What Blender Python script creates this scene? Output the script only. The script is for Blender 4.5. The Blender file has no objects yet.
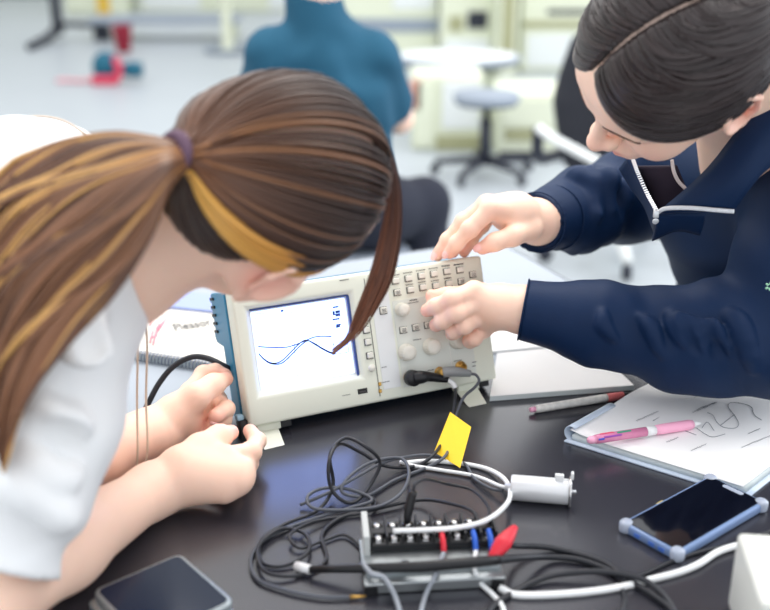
import bpy, bmesh, math, random
import numpy as np
from mathutils import Vector, Matrix

random.seed(7); RNG = np.random.default_rng(7)
SCN = bpy.context.scene
COL = SCN.collection
TZ = 0.75            # height of the bench top; all coordinates below are measured from the bench top
A = np.array
PI = math.pi

# ---------------------------------------------------------------- camera geometry
FPX, PITCH, HC = 1043.0, math.radians(21.2), 0.584
_r = A([1., 0, 0]); _f = A([0, math.cos(PITCH), -math.sin(PITCH)]); _u = A([0, math.sin(PITCH), math.cos(PITCH)])
def ray(x, y): return _f + (x-385)/FPX*_r + (305-y)/FPX*_u
def P(x, y, Y):                       # point seen at (x, y) that stands Y metres away
    d = ray(x, y); return A([0, 0, HC]) + d*(Y/d[1])
def TB(x, y, z=0.0):                  # point seen at (x, y) on the plane z above the bench top
    d = ray(x, y); return A([0, 0, HC]) + d*((z-HC)/d[2])
def FL(x, y, z=0.0): return TB(x, y, z-TZ)   # on the floor

# ---------------------------------------------------------------- materials
def srgb(r, g, b):
    o = []
    for c in (r, g, b):
        c /= 255.0
        o.append(c/12.92 if c <= .04045 else ((c+.055)/1.055)**2.4)
    return tuple(o)+(1.0,)
MATS = {}
def mat(name, col, rough=.5, metal=0., noise=0., nscale=40., bump=0., bscale=200., spec=.5, trans=0., ior=1.45,
        emit=None, estr=0., sss=0., attr=False, sheen=0., coat=0., aniso=0., alpha=1.0, stretch=None):
    if name in MATS: return MATS[name]
    m = bpy.data.materials.new(name); m.use_nodes = True
    nt = m.node_tree; b = nt.nodes['Principled BSDF']
    c = srgb(*col) if len(col) == 3 else col
    b.inputs['Base Color'].default_value = c
    b.inputs['Roughness'].default_value = rough
    b.inputs['Metallic'].default_value = metal
    b.inputs['Specular IOR Level'].default_value = spec
    b.inputs['Transmission Weight'].default_value = trans
    b.inputs['IOR'].default_value = ior
    b.inputs['Coat Weight'].default_value = coat
    b.inputs['Sheen Weight'].default_value = sheen
    b.inputs['Anisotropic'].default_value = aniso
    b.inputs['Alpha'].default_value = alpha
    if sss:
        b.inputs['Subsurface Weight'].default_value = sss
        b.inputs['Subsurface Radius'].default_value = (.012, .005, .003)
        b.inputs['Subsurface Scale'].default_value = 1.0
    if emit:
        b.inputs['Emission Color'].default_value = srgb(*emit); b.inputs['Emission Strength'].default_value = estr
    tc = nt.nodes.new('ShaderNodeTexCoord')
    src = tc.outputs['Object']
    if stretch:
        mp = nt.nodes.new('ShaderNodeMapping'); mp.inputs['Scale'].default_value = stretch
        nt.links.new(src, mp.inputs['Vector']); src = mp.outputs['Vector']
    base = None
    if attr:
        an = nt.nodes.new('ShaderNodeAttribute'); an.attribute_name = 'tint'; base = an.outputs['Color']
    if noise:
        n = nt.nodes.new('ShaderNodeTexNoise'); n.inputs['Scale'].default_value = nscale; n.inputs['Detail'].default_value = 4
        nt.links.new(src, n.inputs['Vector'])
        mr = nt.nodes.new('ShaderNodeMapRange'); mr.inputs['To Min'].default_value = 1-noise; mr.inputs['To Max'].default_value = 1+noise
        nt.links.new(n.outputs['Fac'], mr.inputs['Value'])
        mx = nt.nodes.new('ShaderNodeMix'); mx.data_type = 'RGBA'; mx.blend_type = 'MULTIPLY'; mx.inputs['Factor'].default_value = 1
        if base is None: mx.inputs['A'].default_value = c
        else: nt.links.new(base, mx.inputs['A'])
        nt.links.new(mr.outputs['Result'], mx.inputs['B']); base = mx.outputs['Result']
    if base is not None: nt.links.new(base, b.inputs['Base Color'])
    if bump:
        n2 = nt.nodes.new('ShaderNodeTexNoise'); n2.inputs['Scale'].default_value = bscale; n2.inputs['Detail'].default_value = 3
        nt.links.new(src, n2.inputs['Vector'])
        bp = nt.nodes.new('ShaderNodeBump'); bp.inputs['Strength'].default_value = bump; bp.inputs['Distance'].default_value = .002
        nt.links.new(n2.outputs['Fac'], bp.inputs['Height']); nt.links.new(bp.outputs['Normal'], b.inputs['Normal'])
    MATS[name] = m
    return m

# ---------------------------------------------------------------- objects
def thing(name, label, cat, loc, group=None):
    o = bpy.data.objects.new(name, None); COL.objects.link(o)
    o.empty_display_size = .05
    o.location = (loc[0], loc[1], loc[2]+TZ); o['label'] = label; o['category'] = cat
    if group: o['group'] = group
    return o
def tag(o, label, cat, group=None):
    o['label'] = label; o['category'] = cat
    if group: o['group'] = group
    return o
def structure(o): o['kind'] = 'structure'; return o
WORLD = {}
def wloc(o):
    v = A(o.location[:], float); p = o.parent
    while p is not None: v = v+A(p.location[:]); p = p.parent
    return v
def obj(name, V, F, m, parent=None, smooth=True, tint=None, origin=None, label=None, bevel=0, subs=0, bseg=2):
    """one mesh object; V in bench coordinates"""
    V = np.asarray(V, float)+A([0, 0, TZ])
    if parent is not None:
        base = wloc(parent); loc = A([0., 0, 0])
    else:
        base = A(origin, float)+A([0, 0, TZ]) if origin is not None else A([V[:, 0].mean(), V[:, 1].mean(), V[:, 2].min()])
        loc = base
    me = bpy.data.meshes.new(name)
    if isinstance(F, np.ndarray) and F.ndim == 2:
        n = F.shape[1]
        me.vertices.add(len(V)); me.vertices.foreach_set('co', (V-base).astype(np.float32).ravel())
        me.loops.add(F.size); me.loops.foreach_set('vertex_index', F.astype(np.int32).ravel())
        me.polygons.add(len(F)); me.polygons.foreach_set('loop_start', np.arange(0, F.size, n, dtype=np.int32))
        me.polygons.foreach_set('loop_total', np.full(len(F), n, dtype=np.int32))
        me.update(calc_edges=True); me.validate()
    else:
        me.from_pydata([tuple(v) for v in (V-base)], [], [tuple(int(i) for i in f) for f in F])
    me.polygons.foreach_set('use_smooth', np.full(len(me.polygons), smooth, dtype=bool))
    if tint is not None and len(tint) == len(me.vertices):
        at = me.color_attributes.new('tint', 'FLOAT_COLOR', 'POINT')
        t = np.ones((len(tint), 4), np.float32); t[:, :3] = tint
        at.data.foreach_set('color', t.ravel())
    me.materials.append(m)
    o = bpy.data.objects.new(name, me); COL.objects.link(o)
    if parent is not None: o.parent = parent
    o.location = tuple(loc)
    if label: o['label'] = label
    if bevel:
        b = o.modifiers.new('bevel', 'BEVEL'); b.width = bevel; b.segments = bseg; b.limit_method = 'ANGLE'; b.angle_limit = math.radians(40)
        b.harden_normals = False
    if subs:
        s = o.modifiers.new('sub', 'SUBSURF'); s.levels = subs; s.render_levels = subs
    return o

class MB:
    """collects shapes that together form ONE mesh"""
    def __init__(s): s.V = []; s.F = []; s.n = 0; s.T = []
    def add(s, V, F, tint=None):
        V = np.asarray(V, float); s.V.append(V); s.F += [tuple(i+s.n for i in f) for f in F]; s.n += len(V)
        s.T.append(np.tile(A(tint if tint is not None else (1, 1, 1), float)[:3], (len(V), 1)) if tint is None or np.ndim(tint) == 1 else np.asarray(tint))
        return s
    def box(s, c, size, ax=None, tint=None):
        ax = np.eye(3) if ax is None else A(ax)
        h = A(size)/2
        V = [A(c)+sum(ax[i]*h[i]*sg[i] for i in range(3)) for sg in
             ((-1, -1, -1), (1, -1, -1), (1, 1, -1), (-1, 1, -1), (-1, -1, 1), (1, -1, 1), (1, 1, 1), (-1, 1, 1))]
        return s.add(V, [(3, 2, 1, 0), (4, 5, 6, 7), (0, 1, 5, 4), (1, 2, 6, 5), (2, 3, 7, 6), (3, 0, 4, 7)], tint)
    def prism(s, pts, d, tint=None):        # planar outline pts (N,3) pushed along vector d
        pts = np.asarray(pts, float); n = len(pts)
        V = np.r_[pts, pts+A(d)]
        F = [tuple(range(n-1, -1, -1)), tuple(range(n, 2*n))]+[(i, (i+1) % n, n+(i+1) % n, n+i) for i in range(n)]
        return s.add(V, F, tint)
    def tube(s, path, rad, seg=10, tint=None, flat=1.0, up=None, caps=True):
        path = np.asarray(path, float); n = len(path)
        rad = np.full(n, rad) if np.isscalar(rad) else np.asarray(rad)
        T = np.gradient(path, axis=0); T /= np.linalg.norm(T, axis=1)[:, None]+1e-12
        if up is None: up = A([0, 0, 1.]) if abs(T[0][2]) < .9 else A([1., 0, 0])
        nv = np.cross(np.cross(T[0], up), T[0]); nv /= np.linalg.norm(nv)
        a = np.arange(seg)/seg*2*PI; V = []
        for i in range(n):
            nv = nv-T[i]*(nv@T[i]); nv /= np.linalg.norm(nv)+1e-12
            bv = np.cross(T[i], nv)
            V.append(path[i]+rad[i]*(np.cos(a)[:, None]*nv*flat+np.sin(a)[:, None]*bv))
        V = np.concatenate(V); F = []
        for i in range(n-1):
            for j in range(seg):
                k = (j+1) % seg; F.append((i*seg+j, i*seg+k, (i+1)*seg+k, (i+1)*seg+j))
        if caps: F += [tuple(range(seg-1, -1, -1)), tuple((n-1)*seg+j for j in range(seg))]
        if tint is not None and np.ndim(tint) == 2: tint = np.repeat(tint, seg, axis=0)
        return s.add(V, F, tint)
    def lathe(s, c, axis, prof, seg=20, tint=None):     # prof: (radius, height) pairs along axis
        axis = A(axis, float); axis /= np.linalg.norm(axis)
        x = np.cross(axis, [0, 0, 1.]) if abs(axis[2]) < .9 else np.cross(axis, [1., 0, 0])
        x /= np.linalg.norm(x); y = np.cross(axis, x); a = np.arange(seg)/seg*2*PI
        V = np.concatenate([A(c)+axis*h+max(r, 1e-5)*(np.cos(a)[:, None]*x+np.sin(a)[:, None]*y) for r, h in prof]); F = []
        for i in range(len(prof)-1):
            for j in range(seg):
                k = (j+1) % seg; F.append((i*seg+j, i*seg+k, (i+1)*seg+k, (i+1)*seg+j))
        F += [tuple(range(seg-1, -1, -1)), tuple((len(prof)-1)*seg+j for j in range(seg))]
        return s.add(V, F, tint)
    def ell(s, c, R, rad, nu=20, nv=12, tint=None):
        R = np.eye(3) if R is None else A(R); V = []; F = []
        for i in range(nv+1):
            t = PI*i/nv
            for j in range(nu):
                p = 2*PI*j/nu
                V.append(A(c)+R@(A(rad)*A([math.sin(t)*math.cos(p), math.sin(t)*math.sin(p), math.cos(t)])))
        for i in range(nv):
            for j in range(nu):
                k = (j+1) % nu; F.append((i*nu+j, (i+1)*nu+j, (i+1)*nu+k, i*nu+k))
        return s.add(V, F, tint)
    def build(s, name, m, parent=None, **kw):
        if kw.pop('tinted', False): kw['tint'] = np.concatenate(s.T)
        return obj(name, np.concatenate(s.V), s.F, m, parent, **kw)

def spline(pts, n=12, closed=False):
    pts = np.asarray(pts, float)
    if closed: Q = np.r_[pts[-1:], pts, pts[:2]]
    else: Q = np.r_[2*pts[:1]-pts[1:2], pts, 2*pts[-1:]-pts[-2:-1]]
    out = []
    for i in range(1, len(Q)-2):
        for t in np.arange(n)/n:
            p0, p1, p2, p3 = Q[i-1:i+3]
            out.append(.5*((2*p1)+(-p0+p2)*t+(2*p0-5*p1+4*p2-p3)*t*t+(-p0+3*p1-3*p2+p3)*t**3))
    if not closed: out.append(Q[-2])
    return A(out)
def lerp_path(vals, n):        # resample a control list to n values
    vals = np.asarray(vals, float); x = np.linspace(0, len(vals)-1, n)
    return np.interp(x, np.arange(len(vals)), vals) if vals.ndim == 1 else np.stack([np.interp(x, np.arange(len(vals)), vals[:, k]) for k in range(vals.shape[1])], 1)
def text_mesh(body, size, shear=0.0, depth=.0003):
    cu = bpy.data.curves.new('writing', 'FONT'); cu.body = body; cu.size = size; cu.shear = shear; cu.extrude = depth; cu.resolution_u = 3
    o = bpy.data.objects.new('writing', cu); COL.objects.link(o)
    dg = bpy.context.evaluated_depsgraph_get(); me = bpy.data.meshes.new_from_object(o.evaluated_get(dg))
    V = A([v.co[:] for v in me.vertices]); F = [tuple(p.vertices) for p in me.polygons]
    bpy.data.objects.remove(o); bpy.data.curves.remove(cu); bpy.data.meshes.remove(me)
    return V, F

# ---------------------------------------------------------------- organic surfaces: smooth union of round cones and ellipsoids
def smin(a, b, k):
    if k <= 0: return np.minimum(a, b)
    h = np.maximum(k-np.abs(a-b), 0)/k
    return np.minimum(a, b)-h*h*k*.25
class Blob:
    def __init__(s, h=.003): s.p = []; s.h = h; s.disp = None
    def cap(s, a, b, ra, rb=None, k=.01, sub=False):
        a = A(a, float); b = A(b, float); rb = ra if rb is None else rb
        s.p.append(('c', a, b, ra, rb, k, sub, (a+b)/2, np.linalg.norm(b-a)/2+max(ra, rb))); return s
    def chain(s, pts, rads, k=.01, sub=False):
        for i in range(len(pts)-1): s.cap(pts[i], pts[i+1], rads[i], rads[i+1], k, sub)
        return s
    def ell(s, c, rad, R=None, k=.01, sub=False):
        R = np.eye(3) if R is None else A(R)
        s.p.append(('e', A(c, float), R, A(rad, float), None, k, sub, A(c, float), max(rad))); return s
    def disc(s, c, n, R_, k=.0):          # local flat cut: removes what lies beyond the plane, within R_ of c
        s.p.append(('d', A(c, float), A(n, float)/np.linalg.norm(n), R_, None, k, True, A(c, float), R_)); return s
    def half(s, c, n, k=.0):              # keep the side n points away from
        s.p.append(('h', A(c, float), A(n, float)/np.linalg.norm(n), None, None, k, True, A(c, float), 1e9)); return s
    def _d(s, q, X):
        if q[0] == 'c':
            a, b, ra, rb = q[1:5]; ba = b-a; L = ba@ba+1e-12
            t = np.clip((X-a)@ba/L, 0, 1)
            return np.linalg.norm(X-a-t[:, None]*ba, axis=1)-(ra+(rb-ra)*t)
        if q[0] == 'e':
            Y = (X-q[1])@q[2]; k0 = np.linalg.norm(Y/q[3], axis=1); k1 = np.linalg.norm(Y/q[3]**2, axis=1)+1e-9
            return np.where(k0 < .3, -min(q[3])*(1-k0), k0*(k0-1)/k1)
        if q[0] == 'd': return np.maximum((q[1]-X)@q[2], np.linalg.norm(X-q[1], axis=1)-q[3])
        return (q[1]-X)@q[2]              # half space to remove
    def ev(s, X, prims=None):
        d = np.full(len(X), 1e3)
        for q in (s.p if prims is None else prims):
            e = s._d(q, X)
            d = -smin(-d, e, q[5]) if q[6] else smin(d, e, q[5])
        if s.disp is not None: d = d+s.disp(X)
        return d
    def mesh(s):
        h = s.h; B = 12
        lo = np.min([q[7]-q[8] for q in s.p if not q[6]], 0)-2*h; hi = np.max([q[7]+q[8] for q in s.p if not q[6]], 0)+2*h
        nb = np.ceil((hi-lo)/(B*h)).astype(int)
        I = np.stack(np.meshgrid(*[np.arange(n) for n in nb], indexing='ij'), -1).reshape(-1, 3)
        C = lo+(I+.5)*B*h; rad = B*h*.87
        keep = np.zeros(len(I), bool)
        for q in s.p:
            if not q[6]: keep |= np.linalg.norm(C-q[7], axis=1) < q[8]+rad+.02
        I = I[keep]; C = C[keep]
        d = np.concatenate([s.ev(C[i:i+20000]) for i in range(0, len(C), 20000)])
        I = I[np.abs(d) < rad*2.2+.02]; C = lo+(I+.5)*B*h
        g = np.stack(np.meshgrid(*[np.arange(B+1)]*3, indexing='ij'), -1).reshape(-1, 3)
        N = nb*B+2; mul = A([N[1]*N[2], N[2], 1], dtype=np.int64)
        ids = []; vts = []; edges = {0: [], 1: [], 2: []}
        for bi, c in zip(I, C):
            pr = [q for q in s.p if q[8] > 1e8 or np.linalg.norm(q[7]-c) < q[8]+rad+q[5]+.03]
            if not pr: continue
            X = lo+(bi*B+g)*h
            D = s.ev(X, pr).reshape(B+1, B+1, B+1); S = D < 0
            if S.all() or not S.any(): continue
            acc = np.zeros((B, B, B, 3)); cnt = np.zeros((B, B, B))
            for ax in range(3):
                s0 = [slice(0, B+1)]*3; s1 = [slice(0, B+1)]*3; s0[ax] = slice(0, B); s1[ax] = slice(1, B+1)
                a0 = D[tuple(s0)]; a1 = D[tuple(s1)]; cr = S[tuple(s0)] != S[tuple(s1)]
                t = np.where(cr, a0/np.where(cr, a0-a1, 1), 0)
                oth = [k for k in range(3) if k != ax]
                for o1 in (0, 1):
                    for o2 in (0, 1):
                        sl = [slice(0, B)]*3; sl[oth[0]] = slice(o1, B+o1); sl[oth[1]] = slice(o2, B+o2)
                        m_ = cr[tuple(sl)]; tt = t[tuple(sl)]
                        cnt += m_
                        acc[..., ax] += m_*tt; acc[..., oth[0]] += m_*o1; acc[..., oth[1]] += m_*o2
                sl = [slice(0, B)]*3
                ii = np.argwhere(cr[tuple(sl)])
                if len(ii): edges[ax].append(np.c_[ii+bi*B, S[tuple(s0)][tuple(sl)][tuple(ii.T)]])
            act = np.argwhere(cnt > 0); k = tuple(act.T)
            ids.append((act+bi*B)@mul); vts.append(lo+(act+bi*B+acc[k]/cnt[k][:, None])*h)
        ids = np.concatenate(ids); V = np.concatenate(vts); o = np.argsort(ids); ids = ids[o]; V = V[o]
        Q = []
        for ax in range(3):
            if not edges[ax]: continue
            E = np.concatenate(edges[ax]); e = E[:, :3].astype(np.int64); ins = E[:, 3].astype(bool)
            o1, o2 = (ax+1) % 3, (ax+2) % 3
            u = np.zeros(3, np.int64); v = np.zeros(3, np.int64); u[o1] = 1; v[o2] = 1
            q = np.stack([(e-u-v)@mul, (e-v)@mul, e@mul, (e-u)@mul], 1)
            q[~ins] = q[~ins][:, ::-1]
            p = np.searchsorted(ids, q); p = np.clip(p, 0, len(ids)-1)
            ok = (ids[p] == q).all(1); Q.append(p[ok])
        F = np.concatenate(Q)
        # pull vertices on to the surface
        for it in range(2):
            for i in range(0, len(V), 60000):
                X = V[i:i+60000]; d0 = s.ev(X); eps = h*.25
                G = np.stack([(s.ev(X+eps*np.eye(3)[k])-d0)/eps for k in range(3)], 1)
                g2 = (G*G).sum(1)+1e-6
                V[i:i+60000] = X-np.clip(d0/g2, -h, h)[:, None]*G*.8
        return V, F
    def build(s, name, m, parent=None, tintf=None, **kw):
        V, F = s.mesh()
        return obj(name, V, F, m, parent, tint=(tintf(V) if tintf else None), **kw)
def onto(b, X, lift=0.0):          # slide points on to the surface of a blob
    X = A(X, float)
    for it in range(6):
        d0 = b.ev(X); G = np.stack([(b.ev(X+1e-4*np.eye(3)[k])-d0)/1e-4 for k in range(3)], 1)
        X = X-((d0-lift)/((G*G).sum(1)+1e-6))[:, None]*G*.8
    return X
def ridge(b, pts, r_, lift=.0, k=.014, sub=False):     # a cloth fold laid along the surface
    q = onto(b, spline(pts, 3), lift); n = len(q)
    b.chain(q, r_*np.sin(PI*(np.arange(n)+.35)/(n-.3)).clip(.25, 1), k, sub)
def folds(amp, items):           # cloth folds: items of (direction, wavelength, phase, centre, reach)
    def f(X):
        d = np.zeros(len(X))
        for (n, wl, ph, c, reach, a) in items:
            w = np.exp(-((X-A(c))**2).sum(1)/reach**2)
            warp = .35*np.sin(X[:, 0]*41+X[:, 1]*23)+.35*np.sin(X[:, 2]*37-X[:, 0]*19)
            d += a*w*np.sin((X@A(n))*2*PI/wl+ph+warp*2)
        return d*amp
    return f
# ---------------------------------------------------------------- render look, camera, light
SCN.view_settings.view_transform = 'Standard'; SCN.view_settings.look = 'None'
SCN.view_settings.gamma = 1.0; SCN.view_settings.use_curve_mapping = False
SCN.view_settings.exposure = 0.33
SCN.cycles.use_denoising = True
SCN.cycles.max_bounces = 8
cam_d = bpy.data.cameras.new('camera'); cam = bpy.data.objects.new('camera', cam_d); COL.objects.link(cam)
cam.location = (0, 0, HC+TZ); cam.rotation_euler = (PI/2-PITCH, 0, 0)
cam_d.sensor_width = 36; cam_d.lens = FPX/770*36; cam_d.clip_start = .02; cam_d.clip_end = 100
cam_d.dof.use_dof = True; cam_d.dof.focus_distance = 1.18; cam_d.dof.aperture_fstop = 2.9
SCN.camera = cam
w = bpy.data.worlds.new('world'); SCN.world = w; w.use_nodes = True
bg = w.node_tree.nodes['Background']; bg.inputs['Color'].default_value = srgb(246, 249, 255); bg.inputs['Strength'].default_value = 1.1
def area(name, loc, target, size, power, col=(255, 255, 255)):
    l = bpy.data.lights.new(name, 'AREA'); l.shape = 'RECTANGLE'; l.size, l.size_y = size; l.energy = power; l.color = srgb(*col)[:3]
    o = bpy.data.objects.new(name, l); COL.objects.link(o); o.location = loc
    o.rotation_euler = (Vector(target)-Vector(loc)).to_track_quat('-Z', 'Y').to_euler(); return o
area('ceiling_lamp', (.7, 1.9, 3.0), (.3, 1.2, .75), (2.4, 1.2), 44, (255, 250, 244))
area('ceiling_lamp', (-1.3, 2.4, 3.0), (-1.0, 2.2, .75), (2.4, 1.2), 24, (255, 250, 244))
area('ceiling_lamp', (-1.5, 6.5, 3.0), (-1.5, 6.5, 0), (3.0, 2.0), 16)
area('ceiling_lamp', (2.0, 6.5, 3.0), (2.0, 6.5, 0), (3.0, 2.0), 40)
area('window_daylight', (4.2, 3.2, 2.0), (.2, 1.3, .9), (2.5, 1.8), 66, (240, 247, 255))

# ---------------------------------------------------------------- room
M_floor = mat('floor_vinyl', (180, 187, 191), .4, noise=.04, nscale=1.5)
M_wall = mat('wall_paint', (226, 228, 214), .8, noise=.02, nscale=3)
M_trim = mat('trim_paint', (150, 155, 158), .6)
fl = MB().box((0, 7.0, -TZ-.02), (14, 19, .04)).build('floor', M_floor, smooth=False); structure(fl)
structure(MB().box((0, 16.05, -TZ+1.5), (14, .1, 3.0)).build('wall_back', M_wall, smooth=False))
structure(MB().box((-6.95, 7.0, -TZ+1.5), (.1, 18.0, 3.0)).build('wall_left', M_wall, smooth=False))
structure(MB().box((0, 15.99, -TZ+.06), (13.8, .02, .12)).build('baseboard_back', M_trim, smooth=False))

# ---------------------------------------------------------------- benches
E1 = A([.914, .406, 0]); E1 = E1/np.linalg.norm(E1); E2 = A([-E1[1], E1[0], 0]); EZ = A([0, 0, 1.]); AX = [E1, E2, EZ]
SEAM = A([.237, 1.288, 0])
def BN(a, b, z=0.): return SEAM+E1*a+E2*b+EZ*z
M_black = mat('black_laminate', (48, 48, 55), .24, noise=.10, nscale=9, spec=1.0, coat=.0, bump=.015, bscale=300)
M_edge = mat('black_edging', (22, 22, 25), .45)
M_frame = mat('grey_steel', (120, 124, 128), .45, metal=.3)
M_grey = mat('grey_laminate', (160, 168, 177), .5, noise=.03, nscale=8)
M_gedge = mat('grey_edging', (120, 126, 132), .5)
def bench(name, label, a0, a1, b0, b1, mtop, medge):
    t = thing(name, label, 'table', BN((a0+a1)/2, (b0+b1)/2, -TZ))
    c = BN((a0+a1)/2, (b0+b1)/2)
    MB().box(c-EZ*.012, (a1-a0, b1-b0, .024), AX).build('tabletop', mtop, t, smooth=False, bevel=.002)
    e = MB()
    e.box(BN((a0+a1)/2, b0-.0015, -.012), (a1-a0, .003, .024), AX); e.box(BN((a0+a1)/2, b1+.0015, -.012), (a1-a0, .003, .024), AX)
    e.box(BN(a0-.0015, (b0+b1)/2, -.012), (.003, b1-b0, .024), AX); e.box(BN(a1+.0015, (b0+b1)/2, -.012), (.003, b1-b0, .024), AX)
    e.build('edging', medge, t, smooth=False)
    f = MB()
    for b in (b0+.06, b1-.06): f.box(BN((a0+a1)/2, b, -.054), (a1-a0-.1, .04, .06), AX)
    for a in (a0+.06, a1-.06): f.box(BN(a, (b0+b1)/2, -.054), (.04, b1-b0-.12, .06), AX)
    f.build('apron', M_frame, t, smooth=False)
    for a in (a0+.06, a1-.06):
        for b in (b0+.06, b1-.06):
            MB().box(BN(a, b, -TZ/2-.012), (.045, .045, TZ-.024), AX).build('leg', M_frame, t, smooth=False, bevel=.004)
    return t
bench('lab_bench', 'long black laminate bench that the oscilloscope, phones and wires lie on', -.86, 1.05, -.88, -.0035, M_black, M_edge)
bench('lab_desk', 'light grey desk pushed against the far side of the black bench', -.86, .193, .0035, .515, M_grey, M_gedge)
# ---------------------------------------------------------------- oscilloscope
SC = A([-.1553, 1.0698, .0171]); sa, st = math.radians(23.96), math.radians(19.39)
SR = A([math.cos(sa), math.sin(sa), 0]); SU = A([0, 0, math.cos(st)])+A([-math.sin(sa), math.cos(sa), 0])*math.sin(st); SN = np.cross(SR, SU)
SAX = [SR, SU, SN]
def S(w_, h_, n_=0.0): return SC+SR*w_+SU*h_+SN*n_
def FC(x, y, off=0.0):           # place on the front panel seen at (x, y)
    d = ray(x, y); B = S(0, 0, off); O = A([0, 0, HC])
    p = O+d*(((B-O)@SN)/(d@SN))-B
    return p@SR, p@SU
M_case = mat('beige_plastic', (226, 230, 215), .42, noise=.015, nscale=30)
M_panel = mat('pale_panel_plastic', (216, 221, 213), .45)
M_blue = mat('teal_blue_plastic', (44, 122, 158), .4, noise=.03, nscale=30)
M_navy = mat('dark_blue_trim', (40, 66, 130), .35)
M_knob = mat('knob_plastic', (228, 226, 214), .4)
M_btn = mat('button_plastic', (226, 225, 214), .4)
M_btnrim = mat('button_rim_grey', (92, 92, 88), .6)
M_ink = mat('panel_ink', (70, 70, 70), .7)
M_rubber = mat('black_rubber', (28, 29, 32), .5)
M_slot = mat('socket_black', (14, 14, 16), .5)
M_gold = mat('brass_contact', (190, 150, 80), .3, metal=.9)
M_steel = mat('bright_metal', (205, 205, 205), .25, metal=1.0)
M_screen = mat('lit_screen', (228, 234, 255), .25, emit=(128, 162, 255), estr=3.2)
M_trace = mat('screen_trace', (34, 36, 60), .6)
M_grid = mat('screen_grid', (150, 160, 205), .6)
M_menu = mat('screen_menu', (38, 70, 140), .6)
scope = thing('oscilloscope', 'beige and teal digital oscilloscope with lit waveform screen propped on its front feet', 'oscilloscope', S(.16, 0, -.05)*A([1, 1, 0]))
W_, H_ = .326, .158
# front case: plate with the screen opening, sloped opening walls, sides and back
ox0, ox1, oy0, oy1 = .0135, .1475, .0325, .1385
sx0, sx1, sy0, sy1 = .0205, .1405, .0385, .1325
def plate():
    xs = [0, ox0, ox1, W_]; ys = [0, oy0, oy1, H_]; V = []; F = []
    for y in ys:
        for x in xs: V.append(S(x, y, 0))
    for j in range(3):
        for i in range(3):
            if (i, j) == (1, 1): continue
            a = j*4+i; F.append((a, a+1, a+5, a+4))
    ins = [5, 6, 10, 9]; k = len(V)
    for x, y in ((sx0, sy0), (sx1, sy0), (sx1, sy1), (sx0, sy1)): V.append(S(x, y, -.009))
    for i in range(4): F.append((ins[i], ins[(i+1) % 4], k+(i+1) % 4, k+i))
    F.append((k, k+1, k+2, k+3))
    ring = [0, 1, 2, 3, 7, 11, 15, 14, 13, 12, 8, 4]; b = len(V)
    for r_ in ring: V.append(V[r_]-SN*.030)
    for i in range(12):
        j = (i+1) % 12; F.append((ring[j], ring[i], b+i, b+j))
    F.append(tuple(b+i for i in range(11, -1, -1)))
    return V, F
V, F = plate()
obj('front_case', V, F, M_case, scope, smooth=True, bevel=.0035, bseg=3)
# blue rear shell: deeper in its upper part, with vent notches along the rear edge
m = MB()
prof = [(-.0302, .004), (-.062, .004), (-.066, .01), (-.067, .092), (-.098, .096), (-.104, .102)]
for k in range(5):
    h0 = .106+k*.010; prof += [(-.104, h0), (-.104, h0+.005), (-.098, h0+.0055), (-.098, h0+.0095)]
prof += [(-.092, .1575), (-.0302, .1575)]
m.prism([S(-.0015, h, n) for n, h in prof], SR*(W_+.003))
m.build('rear_shell', M_blue, scope, smooth=False, bevel=.0015)
m = MB()
for k in range(5): m.box(S(-.0022, .1105+k*.010, -.089), (.002, .0032, .016), SAX)
m.build('vent_slots', M_slot, scope, smooth=False)
# carrying strap/strain piece at the lower left corner that the fingers pinch
m = MB(); m.box(S(-.004, -.004, -.017), (.012, .026, .018), SAX); m.build('corner_strap', M_rubber, scope, bevel=.003)
m = MB(); m.box(S(-.007, .012, -.016), (.008, .007, .012), SAX); m.build('strap_buckle', mat('pale_blue_plastic', (160, 200, 220), .4), scope, bevel=.0015)
# screen and what it shows
m = MB(); m.box(S((sx0+sx1)/2, (sy0+sy1)/2, -.0095), (sx1-sx0-.0006, sy1-sy0-.0006, .0022), SAX)
screen = m.build('screen', M_screen, scope, smooth=False)
m = MB()
for (a, b, c, d) in ((sx0-.0004, sy1+.0026, sx1+.0055, sy1+.0004), (sx1+.0004, sy1+.002, sx1+.0034, sy0-.003)):
    m.box(S((a+c)/2, (b+d)/2, -.0058), (abs(c-a), abs(b-d), .003), SAX)
m.build('screen_edge', M_navy, scope, smooth=False)
def zs(x, y): return FC(250+x/5.546, 290+y/5.546, -.0084)       # a point on the glass
def strip(mb, pts, wd, n=-.0082):
    q = A([S(a, b, n) for a, b in pts]); mb.tube(q, wd/2, seg=6)
g = MB()
for a in (((28, 130), (228, 126)), ((228, 126), (262, 470)), ((228, 126), (430, 92)), ((430, 92), (455, 250)), ((90, 505), (290, 470)), ((30, 150), (52, 318))):
    strip(g, [zs(*a[0]), zs(*a[1])], .0006)
g.build('graticule', M_grid, screen)
t1 = [(45, 314), (120, 318), (200, 317), (260, 300), (310, 279), (360, 260), (405, 256), (452, 258)]
t2 = [(48, 352), (75, 380), (110, 402), (150, 404), (185, 385), (225, 345), (265, 305), (305, 278), (350, 292), (400, 322), (440, 342), (470, 348)]
for tr in (t1, t2, [(x+(14 if 2 < i < 8 else 4), y+(6 if i < 4 else 7 if i > 7 else 4)) for i, (x, y) in enumerate(t2)]):
    m = MB(); m.tube(spline([S(*zs(*p), -.0081) for p in tr], 8), .00075, seg=6); m.build('waveform', M_trace, screen)
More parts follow.
